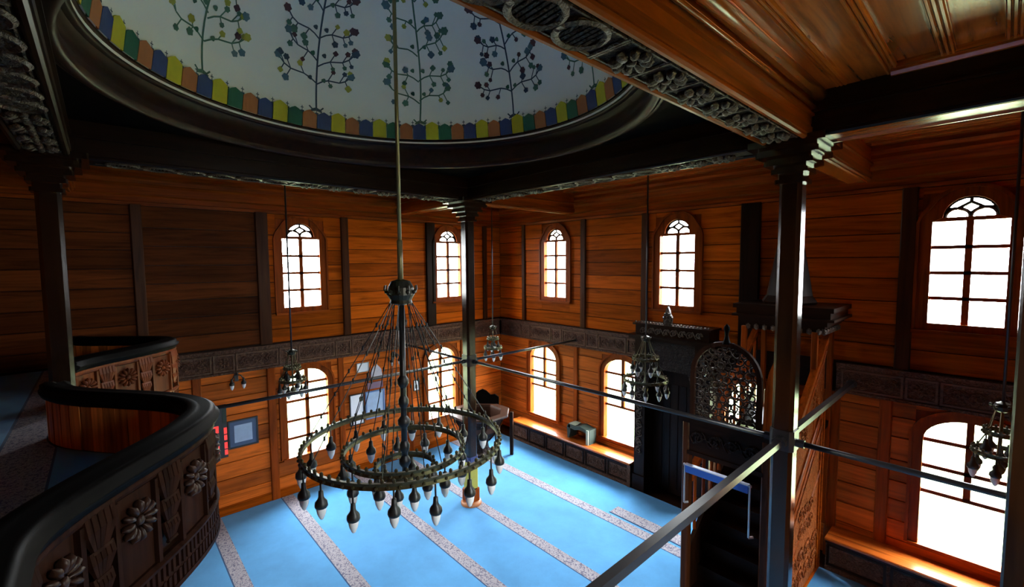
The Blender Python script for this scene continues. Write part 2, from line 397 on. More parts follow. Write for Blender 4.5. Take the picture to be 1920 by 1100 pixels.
def ringlace(L, H, mat, name='ring_interlace'):
    k = G(); n = max(1, round(L / (H * 1.05)))
    for i in range(n):
        cx = -L / 2 + L * (i + .5) / n
        k.tube([(cx + H * .44 * cos(t * pi / 10), .014, H * .40 * sin(t * pi / 10)) for t in range(20)], .02, 5, closed=True)
        for j in range(7):
            x = cx - H * .32 + H * .64 * j / 6; hh = sqrt(max(0.02, 1 - ((x - cx) / (H * .44)) ** 2)) * H * .36
            k.tube([(x, .004, -hh), (x, .012, hh)], .008, 4)
        if i: k.ball((cx - L / n / 2, .012, 0), .03, 6)
    return k.mesh(name, mat)
ME_SQ = rosette(.125, 8, CVM, 'leaf_rosette', .06); ME_LONG = ringlace(1.8, .3, CVM)
ME_FR_L = scroll(.58, .22, CVF, 'scroll_panel'); ME_FR_S = rosette(.09, 8, CVF, 'square_rosette', .02)
# frieze belts
def frieze(n, T, rotz, u0, u1, ux, mt):
    root = rootS(n)
    g = G(T); g.box(u0, u1, 0, .06, 2.5, 2.92); g.box(u0, u1, 0, .10, 2.885, 2.93); g.box(u0, u1, 0, .085, 2.5, 2.535); g.box(u0, u1, 0, .075, 2.855, 2.885)
    g.build('frieze_board', mt, root)
    u = u0 + .05; k = 0
    while u + .7 < u1:
        for wd, me in ((.70, ME_FR_L), (.34, ME_FR_S)):
            if u + wd > u1: break
            g = G(T); g.strip([(u + .01, 2.55), (u + wd - .01, 2.55), (u + wd - .01, 2.845), (u + .01, 2.845)], [(u + .035, 2.575), (u + wd - .035, 2.575), (u + wd - .035, 2.82), (u + .035, 2.82)], .055, .078, 0, True)
            g.build('panel_moulding', FRM, root)
            put('carved_panel', me, root, T((u + wd / 2, .06, 2.7)), (0, 0, rotz)); u += wd
frieze('trim_3', TA, pi, .1, 4.4, 0, CVF)
frieze('trim_4', TA, pi, 7.5, XR - .02, 0, CVF)
frieze('trim_5', TB, -pi / 2, -7.3, -.1, 0, CVF)

# ------------------------------------------------------------------ windows
def arc(cx, cz, a, b, t0, t1, n): return [(cx + a * cos(t0 + (t1 - t0) * i / n), cz + b * sin(t0 + (t1 - t0) * i / n)) for i in range(n + 1)]
def filler(g, c, z0, W, top, arcp):                  # closes the corners between an arch and the squared opening
    o = []
    for x, z in arcp:
        dx, dz = x - c, max(z - z0, 0); k = min(W / abs(dx) if abs(dx) > 1e-6 else 9, (top - z0) / dz if dz > 1e-6 else 9)
        o.append((c + dx * max(k, 1), z0 + dz * max(k, 1) if dz > 0 else z0))
    g.strip(o, arcp, -.06, .012)
    for sg in (-1, 1):
        xa, xb = sorted((c + sg * W * .7, c + sg * (W + .01))); g.box(xa, xb, -.055, .011, z0 + .72 * (top - z0), top + .01)
def upper_window(idx, T, c, mx):
    root = rootS('window_%d' % idx, T((c, 0, U1))); ho = UW + .12; r = .245; zb = U2z + .045; ar = U3 - zb
    inner = [(c + UW, U1), (c + UW, U2z)] + [(c + r, zb)] + arc(c, zb, r, ar, 0, pi, 14)[1:-1] + [(c - r, zb), (c - UW, U2z), (c - UW, U1)]
    outer = [(c + ho, U1 - .1), (c + ho, U2z)] + [(c + ho * .93, zb + .03)] + arc(c, zb, .37, ar + .11, .25, pi - .25, 14)[1:-1] + [(c - ho * .93, zb + .03), (c - ho, U2z), (c - ho, U1 - .1)]
    g = G(T); g.strip(outer, inner, -.06, .055, 0, True); filler(g, c, U2z, ho - .01, U3 + .07, outer[2:-2]); g.build('casing', RZ, root)
    g = G(T); g.strip([(x + (.03 if x > c else -.03), z + (.03 if z > zb else 0)) for x, z in outer[:-1]] + [(outer[-1][0] - .03, outer[-1][1])], outer, -.0, .075); g.build('casing_moulding', RZ, root)
    g = G(T); g.box(c - ho - .03, c + ho + .03, 0, .10, U1 - .13, U1 - .09); g.build('sill', mx, root)
    g = G(T); g.box(c - .033, c + .033, -.03, .02, U1, U2z); g.build('mullion', RZ, root)
    g = G(T); g.box(c - UW, c + UW, -.04, .03, U2z, zb + .002); g.build('transom', mx, root)
    for i in (1, 2, 3):
        z = U1 + (U2z - U1) * i / 4; g = G(T); g.box(c - UW, c + UW, -.03, .02, z - .022, z + .022); g.build('glazing_bar', mx, root)
    for i in range(4):
        for sx in (-1, 1):
            z0 = U1 + (U2z - U1) * i / 4; z1 = U1 + (U2z - U1) * (i + 1) / 4; g = G(T)
            g.box(min(c, c + sx * UW), max(c, c + sx * UW), -.012, -.006, z0, z1); g.build('pane', GLASS, root)
    g = G(T); P = arc(c, zb, r + .01, ar + .01, 0, pi, 14); g.prismw(P, -.012, -.006); g.build('fanlight_pane', GLASS, root)
    g = G(T); q = lambda x, z: (c + x * r, -.008, zb + z * ar); tr = .019
    for sx in (-1, 1):
        g.tube([q(sx * (.47 + .46 * cos(a * pi / 8)), .45 * sin(a * pi / 8)) for a in range(9)], tr, 5)
        g.tube([q(sx * .47, .45), q(sx * .2, .62), q(0, .74)], tr, 5); g.tube([q(sx * .47, .45), q(sx * .2, .34), q(0, .2)], tr, 5)
        g.tube([q(sx * .47, .45), q(sx * .9, .44)], tr, 5)
    g.tube([q(0, .74), q(0, 1)], tr, 5); g.tube([q(0, .2), q(0, 0)], tr, 5)
    g.tube([q(cos(t * pi / 12), sin(t * pi / 12)) for t in range(13)], tr * 1.2, 5)
    g.build('tracery', DZ, root)
def lower_window(idx, T, c, hw, sill, bars, full, mx):
    root = rootS('window_%d' % idx, T((c, 0, sill))); ho = hw + .10; ra = L3 - L2
    inner = [(c + hw, sill)] + arc(c, L2, hw, ra, 0, pi, 16) + [(c - hw, sill)]
    outer = [(c + ho, sill - .02)] + arc(c, L2, ho, ra + .10, 0, pi, 16) + [(c - ho, sill - .02)]
    g = G(T); g.strip(outer, inner, -.07, .06); filler(g, c, L2, ho - .01, L3 + .06, outer[1:-1]); g.build('casing', RZ, root)
    o2 = [(c + ho + .035, sill - .02)] + arc(c, L2, ho + .035, ra + .135, 0, pi, 16) + [(c - ho - .035, sill - .02)]
    g = G(T); g.strip(o2, outer, 0, .08); g.build('casing_moulding', RZ, root)
    g = G(T); g.box(c - ho, c + ho, -.08, .09, sill - .045, sill); g.build('sill', mx, root)
    zl = sill if full else bars[-1]
    g = G(T); g.box(c - .034, c + .034, -.05, .0, zl, L3 - .01); g.build('mullion', RZ, root)
    for z in bars: 
        g = G(T); g.box(c - hw, c + hw, -.05, .0, z - .024, z + .024); g.build('glazing_bar', mx, root)
    lv = ([sill] if full else []) + sorted(bars)
    for i, z0 in enumerate(lv):
        top = i == len(lv) - 1
        for sx in (-1, 1):
            g = G(T)
            if not top: g.box(min(c, c + sx * hw), max(c, c + sx * hw), -.03, -.024, z0, lv[i + 1])
            else: g.prismw([(c, z0), (c + sx * hw, z0)] + arc(c, L2, sx * hw, ra, 0, pi / 2, 8), -.03, -.024)
            g.build('pane', GLASS, root)
    if not full: 
        g = G(T); g.box(c - hw, c + hw, -.03, -.024, sill, bars[-1]); g.build('pane', GLASS, root)
wi = 1
for c in UP_A: upper_window(wi, TA, c, RX); wi += 1
for c in UP_B: upper_window(wi, TB, c, RY); wi += 1
for c in LO_A: lower_window(wi, TA, c, LW_A, L1, [2.06, 1.71, 1.37], False, RX); wi += 1
for c in LO_B: lower_window(wi, TB, c, LW_B, .72, [2.10, 1.78, 1.40, 1.06], True, RY); wi += 1
TD = lambda p: (XR - p[1], p[0], p[2])
for h in holesD:                                    # openings behind the viewer: plain glazed frames
    root = rootS('window_%d' % wi); wi += 1
    g = G(TD); g.strip([(h[0] - .08, h[2] - .08), (h[1] + .08, h[2] - .08), (h[1] + .08, h[3] + .08), (h[0] - .08, h[3] + .08)], [(h[0], h[2]), (h[1], h[2]), (h[1], h[3]), (h[0], h[3])], -.2, .05, 0, True)
    g.box((h[0] + h[1]) / 2 - .02, (h[0] + h[1]) / 2 + .02, -.14, -.1, h[2], h[3]); g.build('casing', RZ, root)
    g = G(TD); g.box(h[0], h[1], -.124, -.12, h[2], h[3]); g.build('pane', GLASS, root)

# ------------------------------------------------------------------ ceiling boards and battens
y = -.28; i = 0
while y > -2.85:
    for a, b in ((.3, c2[0] - .1), (c2[0] + .1, c1[0] - .1), (c1[0] + .1, XR)):
        g = G(); g.box(a, b, y - .17, y - .006, ZC - .03 - .008 * (i % 2), ZC); g.build('ceiling_board', WXC, ceil)
    y -= .176; i += 1
x = .3
while x < c2[0] - .2:
    g = G(); g.box(x + .003, x + .17, -8.1, -3.2, ZC - .03 - .008 * (i % 2), ZC); g.build('ceiling_board', WYC, ceil); x += .176; i += 1
x = c1[0] + .19; xs = [8.10, 8.43, 8.745, 9.06, 9.375, 9.69, 10.0, 10.3]; px = x
for xb in xs:
    g = G(); g.box(px, xb, -8.1, -3.1, ZC - .022, ZC); g.build('ceiling_board', WYC, ceil)
    g = G(); g.box(xb - .045, xb + .045, -8.1, -3.25, ZC - .045, ZC - .018)
    for d in (-.028, 0, .028): g.tube([(xb + d, -8.1, ZC - .05), (xb + d, -3.25, ZC - .05)], .013, 6)
    g.build('ceiling_batten', WYC, ceil); px = xb
g = G(); g.box(8.43, XR, -3.40, -3.26, ZC - .06, ZC - .02); g.tube([(8.43, -3.33, ZC - .065), (XR, -3.33, ZC - .065)], .04, 8); g.build('ceiling_moulding', WXC, ceil)
g = G(); g.tube([(c1[0] + .235, -8.1, ZC - .06), (c1[0] + .235, -3.15, ZC - .06)], .055, 10); g.tube([(c1[0] + .20, -8.1, ZC - .16), (c1[0] + .20, -3.15, ZC - .16)], .018, 6); g.build('ceiling_moulding', WYC, ceil, True)

# ------------------------------------------------------------------ columns
def column(p, z0, label, base=False):
    t = thing('wooden_column', (p[0], p[1], z0), label, 'column', 'square columns around the dome'); x, y = p; h = .095
    g = G(); g.bevbox(x - h, x + h, y - h, y + h, z0, 5.14, .032); g.build('shaft', CZM, t)
    g = G(); z = 5.12
    for wd, dz in ((.125, .04), (.105, .05), (.15, .045), (.135, .03), (.20, .045), (.185, .03), (.255, .05), (.24, .03), (.315, .06)):
        g.bevbox(x - wd, x + wd, y - wd, y + wd, z, z + dz, .015); z += dz
    g.build('capital', CZM, t)
    if base:
        g = G(); g.bevbox(x - .125, x + .125, y - .125, y + .125, z0, z0 + .28, .03); g.build('base_block', RZ, t)
        g = G(); g.lathe((x, y, z0), [(.19, 0), (.19, .03), (.17, .06), (.12, .065)], 20); g.build('base_ring', COPPER, t, True)
    if z0 < 1:
        g = G(); g.bevbox(x - .107, x + .107, y - .107, y + .107, 2.56, 2.76, .034); g.build('rod_clamp', IRON, t)
    return t
column(c1, 0, 'dark square wooden column in front of the pulpit doorway, right of centre')
k2 = column(c2, 0, 'dark square wooden column beside the far corner, with a copper ring at its foot', True)
column(c3, 2.922, 'dark square wooden column standing on the gallery carpet at the left')
column(c4, 2.922, 'dark square wooden column on the gallery nearest the viewer')
g = G(); x, y = c2; g.bevbox(x - .104, x + .104, y - .104, y + .104, .30, .86, .03); g.bevbox(x - .106, x + .106, y - .106, y + .106, .80, .9, .03, 1)
g.build('column_band', [P_OL, P_B], k2)  # olive band with a blue top edge, low on the shaft
# slender post at the right edge
t = thing('slender_post', (9.165, -4.0, 0), 'slender dark post rising to the ceiling at the right edge', 'post')
g = G(); g.bevbox(9.165 - .015, 9.165 + .085, -4.04, -3.96, 0, 5.85, .012); g.build('shaft', CZM, t)
g = G(); g.bevbox(9.09, 9.25, -4.08, -3.92, 0, .12, .01); g.build('base_block', CZM, t)

# ------------------------------------------------------------------ beams
def beam(name_label, a, b, half=.18, z0=5.47, z1=5.9, carved=True, squares=None, longs=None, mat=None):
    dx, dy = b[0] - a[0], b[1] - a[1]; alongx = abs(dx) > abs(dy); L = max(abs(dx), abs(dy))
    s0 = min(a[0], b[0]) if alongx else min(a[1], b[1]); c = a[1] if alongx else a[0]
    T = (lambda p: (p[0], c + p[1], p[2])) if alongx else (lambda p: (c + p[1], p[0], p[2]))
    t = thing('ceiling_beam', ((a[0] + b[0]) / 2, (a[1] + b[1]) / 2, z0), name_label, 'beam')
    mt = mat or (RX if alongx else RY)
    g = G(T); g.box(s0, s0 + L, -half + .01, half - .01, z0 + .02, z1); g.build('beam_body', mt, t)
    for sd in (-1, 1):
        g = G(T); g.tube([(s0, sd * (half - .02), z0 + .015), (s0 + L, sd * (half - .02), z0 + .015)], .026, 8); g.box(s0, s0 + L, sd * half - .012, sd * half + .012, z0 + .03, z0 + .10)
        g.box(s0, s0 + L, sd * half - .02, sd * half + .02, z0 + .2, z0 + .22); g.build('edge_moulding', mt, t, False)
    if not carved:
        g = G(T); g.box(s0, s0 + L, -half + .03, half - .03, z0 - .012, z0 + .03); g.tube([(s0, half - .05, z0 - .012), (s0 + L, half - .05, z0 - .012)], .02, 6); g.build('soffit_board', WXC if alongx else WYC, t)
        return t
    g = G(T); g.box(s0, s0 + L, -half + .06, half - .06, z0 + .012, z0 + .022); g.build('underside_board', CV, t)
    rot = (-pi / 2, 0, 0) if alongx else (-pi / 2, 0, pi / 2)
    for u0, u1 in squares or []:
        g = G(T); g.tube([(u0, -half + .05, z0 + .006), (u0, half - .05, z0 + .006)], .012, 6); g.strip([(0, 0)], [(0, 0)], 0, 0) if 0 else None
        for sd in (-1, 1): g.tube([(u0, sd * (half - .065), z0 + .006), (u1, sd * (half - .065), z0 + .006)], .008, 4)
        g.build('divider', CVM, t)
        put('carved_panel', ME_SQ, t, T(((u0 + u1) / 2, 0, z0 + .012)), rot)
    for u0, u1 in longs or []:
        g = G(T); g.tube([(u1, -half + .05, z0 + .006), (u1, half - .05, z0 + .006)], .012, 6)
        for sd in (-1, 1): g.tube([(u0, sd * (half - .065), z0 + .006), (u1, sd * (half - .065), z0 + .006)], .008, 4)
        g.build('divider', CVM, t)
        put('carved_panel', ME_LONG, t, T(((u0 + u1) / 2, 0, z0 + .012)), rot)
    return t
sqY = [(-5.90 + .37 * i, -5.53 + .37 * i) for i in range(7)]
beam('long carved beam under the ceiling running from the right column toward the viewer', (c1[0], c1[1] + .18), (c4[0], c4[1] - .2), squares=sqY, longs=[(-7.85, -5.92)])
beam('dark carved beam on the far right side of the dome square', (c2[0] + .18, -3.0), (c1[0] - .18, -3.0), squares=[(3.0 + .37 * i, 3.37 + .37 * i) for i in range(4)] + [(6.3 + .3 * i, 6.6 + .3 * i) for i in range(3)], longs=[(4.48, 6.28)], mat=DX)
beam('dark carved beam on the far left side of the dome square', (c2[0], c2[1] + .2), (c3[0], c3[1] - .2), squares=sqY, longs=[(-7.85, -5.92)], mat=DY)
beam('dark carved beam over the gallery front at the upper left', (c3[0] + .18, c3[1]), (c4[0] - .18, c4[1]), squares=[(3.0 + .37 * i, 3.37 + .37 * i) for i in range(4)] + [(6.3 + .3 * i, 6.6 + .3 * i) for i in range(3)], longs=[(4.48, 6.28)], mat=DX)
beam('plain brown beam from the right column to the pulpit wall', (c1[0], -.28), (c1[0], -2.8), .14, 5.45, carved=False)
beam('plain brown beam from the far column to the window wall on the right', (c2[0], -.28), (c2[0], -2.84), .12, 5.45, carved=False)
beam('plain brown beam from the far column to the left window wall', (.28, -3.03), (c2[0] - .2, -3.03), .12, 5.45, carved=False)
beam('broad dark beam from the right column toward the right edge', (c1[0] + .18, -2.98), (XR, -2.98), .17, 5.50, carved=False, mat=DX)
beam('plain beam from the gallery column back to the left wall', (.28, c3[1]), (c3[0] - .2, c3[1]), .12, 5.45, carved=False)

# ------------------------------------------------------------------ dome
dome = thing('painted_dome', (DC[0], DC[1], 5.83), 'round white dome painted with flowering trees above a dark wooden ring', 'dome')
X0, X1, Y0, Y1 = c2[0] + .1, c1[0] - .1, c3[1] + .1, -3.1
g = G(); n = 64; r = 2.30                           # spandrel board with a round hole
def sq(a):
    cx, cy = cos(a), sin(a); k = []
    if cx > 1e-9: k.append((X1 - DC[0]) / cx)
    if cx < -1e-9: k.append((X0 - DC[0]) / cx)
    if cy > 1e-9: k.append((Y1 - DC[1]) / cy)
    if cy < -1e-9: k.append((Y0 - DC[1]) / cy)
    k = min(k); return (DC[0] + cx * k, DC[1] + cy * k)
angs = sorted([2 * pi * i / n for i in range(n)] + [atan2(yy - DC[1], xx - DC[0]) % (2 * pi) for xx in (X0, X1) for yy in (Y0, Y1)])
o = [sq(a) for a in angs]; q = [(DC[0] + r * cos(a), DC[1] + r * sin(a)) for a in angs]; m = len(angs)
g.add([(x, y, 5.84) for x, y in o] + [(x, y, 5.84) for x, y in q] + [(x, y, 5.9) for x, y in o] + [(x, y, 5.9) for x, y in q],
      [f for i in range(m) for j in [(i + 1) % m] for f in ((i, j, m + j, m + i), (2 * m + i, 2 * m + j, 3 * m + j, 3 * m + i))])
g.build('spandrel_board', BLK, dome)
ZD = (DC[0], DC[1], 0)
g = G(); g.lathe(ZD, [(2.36, 5.845), (2.37, 5.80), (2.33, 5.775), (2.29, 5.79), (2.285, 5.84)], 96); g.lathe(ZD, [(2.40, 5.845), (2.42, 5.825), (2.40, 5.81), (2.37, 5.81)], 96); g.build('ring_moulding', RXD, dome, True)
g = G(); g.lathe(ZD, [(2.29, 5.82), (2.30, 5.90), (2.34, 5.98), (2.33, 6.05), (2.28, 6.09)], 96); g.build('cove', RXD, dome, True)
g = G(); g.lathe(ZD, [(2.30, 6.08), (2.26, 6.075), (2.23, 6.095), (2.25, 6.12), (2.22, 6.13), (2.215, 6.155), (2.24, 6.16)], 96); g.build('inner_moulding', RXD, dome, True)
def dome_r(z):                                       # dome profile radius at height
    t = (z - 6.30) / 2.1; return 2.19 * sqrt(max(0, 1 - t * t)) if t > 0 else 2.19 + (6.30 - z) * .2
g = G(); g.lathe(ZD, [(2.24, 6.10), (2.225, 6.15)] + [(dome_r(6.30 + 2.1 * sin(t * pi / 48)), 6.30 + 2.1 * sin(t * pi / 48)) for t in range(25)], 96); g.build('dome_shell', PLASTER, dome, True)
def dpt(a, s, d=.004):                               # angle a, arc height s up from the band, d toward the inside
    t = s / 2.15; z = 6.34 + 2.06 * sin(t); rr = dome_r(z) - d
    return (DC[0] + rr * cos(a), DC[1] + rr * sin(a), z)
NT = 76
pat = [P_Y, P_B, P_O, P_G]; seq = []
k = 0
while len(seq) < NT:
    seq += [P_Y, P_B, P_O] + ([P_G] if k % 3 else []); k += 1
seq = seq[:NT]
for i in range(NT):
    a0 = 2 * pi * i / NT; a1 = 2 * pi * (i + .96) / NT; mt = seq[i]; th = .018
    top = 6.375 if mt is P_Y else 6.35
    us = [0, .25, .5, .75, 1]
    zt_ = {0: top - .03, .25: top, .5: top + .02, .75: top, 1: top - .03}
    g = G(); lo = []; hi = []; lo2 = []; hi2 = []
    for u in us:
        a = a0 + (a1 - a0) * u; 
        for z, l in ((6.155, lo), (zt_[u], hi)): rr = dome_r(z) - th; l.append((DC[0] + rr * cos(a), DC[1] + rr * sin(a), z))
        for z, l in ((6.155, lo2), (zt_[u], hi2)): rr = dome_r(z) + .003; l.append((DC[0] + rr * cos(a), DC[1] + rr * sin(a), z))
    k = len(us); g.add(lo + hi + lo2 + hi2, [(j, j + 1, k + j + 1, k + j) for j in range(k - 1)] + [(k + j, k + j + 1, 3 * k + j + 1, 3 * k + j) for j in range(k - 1)] + [(0, k, 3 * k, 2 * k), (k - 1, 2 * k - 1, 4 * k - 1, 3 * k - 1)])
    g.build('painted_tile', mt, dome)
g = G()
for i in range(NT):                                  # little dark finials above the tiles
    a = 2 * pi * (i + .98) / NT; s0 = .02; wd = .012
    for (da, s_, e_, h_) in ((0, -.01, .07, .004), (0, .04, .05, .018)):
        p = [dpt(a - h_ / 2.15, s_, .004), dpt(a + h_ / 2.15, s_, .004), dpt(a + h_ / 2.15, e_, .004), dpt(a - h_ / 2.15, e_, .004)]; g.add(p, [(0, 1, 2, 3)])
    p = [dpt(a - .010, -.04, .005), dpt(a + .010, -.04, .005), dpt(a + .010, .01, .005), dpt(a - .010, .01, .005)]; g.add(p, [(0, 1, 2, 3)])
o = g.build('band_finials', P_N, dome); o['kind'] = 'stuff'
def flower_tree(ai, seed, stem, fl):
    rr = random.Random(seed); g = G(); A0 = radians(ai)
    def P(x, s, d=.004): return dpt(A0 + x / max(.6, dome_r(6.34 + 2.06 * sin(s / 2.15))), s, d)
    def rib(pts, w, m=0):
        for (xa, sa), (xb, sb) in zip(pts, pts[1:]):
            dx, ds = xb - xa, sb - sa; l = hypot(dx, ds) or 1; nx, ns = -ds / l * w, dx / l * w
            g.add([P(xa - nx, sa - ns), P(xb - nx, sb - ns), P(xb + nx, sb + ns), P(xa + nx, sa + ns)], [(0, 1, 2, 3)], m)
    def blob(x, s, r, m, lobes=6, d=.007):
        n = 20; pts = [(x + r * (.88 + .12 * cos(lobes * 2 * pi * i / n)) * cos(2 * pi * i / n), s + r * (.88 + .12 * cos(lobes * 2 * pi * i / n)) * sin(2 * pi * i / n)) for i in range(n)]
        g.add([P(a, b, d) for a, b in pts], [tuple(range(n))], m)
    H = 1.75; lean = rr.uniform(-.03, .03)
    rib([(lean * sin(t / 3) + 0, .06 + H * t / 14) for t in range(15)], .011)
    for sx in (-1, 1):
        rib([(0, .07), (sx * .05, .05), (sx * .09, .09)], .009); rib([(0, .05), (sx * .07, .03)], .012)
    s = .34
    while s < H - .1:
        f = 1 - .45 * (s / H)
        for sx in (-1, 1):
            L = .50 * f * rr.uniform(.85, 1.1); s0 = s + rr.uniform(-.05, .05); up_ = .20 * rr.uniform(.8, 1.4)
            br = [(sx * L * t / 6, s0 + up_ * (t / 6) ** 1.4 + .04 * sin(t)) for t in range(7)]; rib(br, .0085)
            blob(*br[-1], rr.uniform(.046, .06), rr.choice(fl))
            for t in (2, 4, 5):
                for sg in (-1, 1):
                    if rr.random() < .75:
                        bx, bs = br[t]; ln = rr.uniform(.06, .13); ex, es = bx + sx * ln * .5, bs + sg * ln
                        rib([(bx, bs), (ex, es)], .0065); blob(ex, es, rr.uniform(.030, .050), rr.choice(fl + [0, 6]), rr.choice((5, 6, 4)))
        for sg in (-1, 1):
            blob(sg * rr.uniform(.05, .1), s + .1, .03, rr.choice([0, 6, 6, 5]), 3)
        s += .30
    o = g.build('painted_tree', [stem, P_OL, P_DR, P_GB, P_O, P_G, P_LG], dome)
for i in range(10):
    flower_tree(-144 + 36 * i, 20 + i, [P_N, P_LG][i % 2 == 0 and i != 9], {0: [1, 1, 2, 3, 1], 9: [2, 0, 3, 2, 1], 8: [1, 3, 3, 6, 0], 7: [2, 0, 3, 2]}.get(i, [1, 2, 3]))

# ------------------------------------------------------------------ main carpet and gallery floor
cp = G(); ys = [-.45]; st = [(-1.51, -1.71), (-2.88, -3.07), (-4.0, -4.19), (-5.36, -5.56), (-6.54, -6.73), (-7.8, -8.02), (-9.1, -9.32)]
edges = [(-.44, 0)]
yy = -.44
for a, b in st:
    cp.add([(.06, yy, 0), (XR, yy, 0), (XR, a, 0), (.06, a, 0)], [(0, 1, 2, 3)], 0)
    cp.add([(.06, a, 0), (XR, a, 0), (XR, b, 0), (.06, b, 0)], [(0, 1, 2, 3)], 1)
    cp.add([(.06, b, 0), (XR, b, 0), (XR, b - .018, 0), (.06, b - .018, 0)], [(0, 1, 2, 3)], 2); yy = b - .018
cp.add([(.06, yy, 0), (XR, yy, 0), (XR, YN, 0), (.06, YN, 0)], [(0, 1, 2, 3)], 0)
cp.add([(.06, -.44, -.012), (XR, -.44, -.012), (XR, YN, -.012), (.06, YN, -.012)], [(0, 1, 2, 3)], 0)
tag(cp.build('prayer_carpet', [BLUE, BORDER, EDGE]), 'wide blue carpet with pale patterned prayer rows covering the hall floor', 'carpet')
g = G(); g.box(4.57, 6.42, -1.44, -1.20, 0.0, .006, 0); g.box(4.57, 6.42, -1.462, -1.44, 0.0, .006, 1)
tag(g.build('border_strip', [BORDER, EDGE]), 'short patterned carpet strip with a dark seam laid in front of the prayer niche', 'rug')
def bulge(x):
    for cx, hw, am in ((5.17, 1.6, .82), (1.33, 1.28, .98), (9.02, 1.3, .86)):
        t = x - cx
        if abs(t) < hw: return -8.2 + am * cos(pi * t / (2 * hw)) ** 2
    return -8.2
def off(x, o):
    e = 1e-3; d = (bulge(x + e) - bulge(x - e)) / (2 * e); l = hypot(d, 1); return (x - d / l * o, bulge(x) + o / l)
xs = [.0 + XR * i / 120 for i in range(121)]
poly = [off(x, .0) for x in xs] + [(XR, YN), (0, YN)]
g = G(); g.prism(poly, 2.5, 2.90); struct(g.build('gallery_floor', DX))
g = G(); pc = [off(x, -.085) for x in xs]
def clipy(y): return [(x, min(q, y)) for x, q in pc]
def band(ya, yb, m):
    for (xa, qa), (xb, qb) in zip(pc, pc[1:]):
        g.add([(xa, min(qa, ya), 2.921), (xb, min(qb, ya), 2.921), (xb, min(qb, yb), 2.921), (xa, min(qa, yb), 2.921)], [(0, 1, 2, 3)], m)
band(0, -8.20, 0); band(-8.20, -8.215, 2); band(-8.215, -8.53, 1); band(-8.53, -8.55, 2); band(-8.55, YN, 0)
pl = pc + [(XR, YN), (0, YN)]; g.add([(x, y, 2.90) for x, y in pl], [tuple(range(len(pl)))], 0)
tag(g.build('gallery_carpet', [BLUE, BORDER, EDGE]), 'blue carpet with a pale patterned border on the upper gallery floor at left', 'carpet')

# ------------------------------------------------------------------ gallery parapets
ROSM = wood('carved_rosette_wood', (.036, .015, .009), .36, 'z', .1, spec=.25)
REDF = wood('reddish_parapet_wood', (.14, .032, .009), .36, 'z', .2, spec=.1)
ME_ROS = rosette(.115, 12, ROSM, 'rosette', .06)
ME_ROSR = rosette(.115, 12, REDF, 'red_rosette', .06)
def fan_mesh(wd, h, mt):
    k = G(); n = 5
    for lv, (z0, z1, s) in enumerate(((h * .30, h * .98, 1.0), (-h * .20, h * .34, .8), (-h * .62, -h * .16, .65))):
        for i in range(n):
            x = (-.5 + (i + .5) / n) * wd * s; xe = x * .45
            k.tube([(x, .012, z1), (x, .022, z1 * .6 + z0 * .4), (xe, .016, z0)], [wd * s / n * .55, wd * s / n * .6, wd * s / n * .3], 5)
        k.tube([(-wd * s * .3, .02, z0), (wd * s * .3, .02, z0)], .012, 5)
    return k.mesh('fan_carving', mt)
ME_FAN = fan_mesh(.19, .27, GREYBROWN); ME_FANR = fan_mesh(.19, .27, REDF)
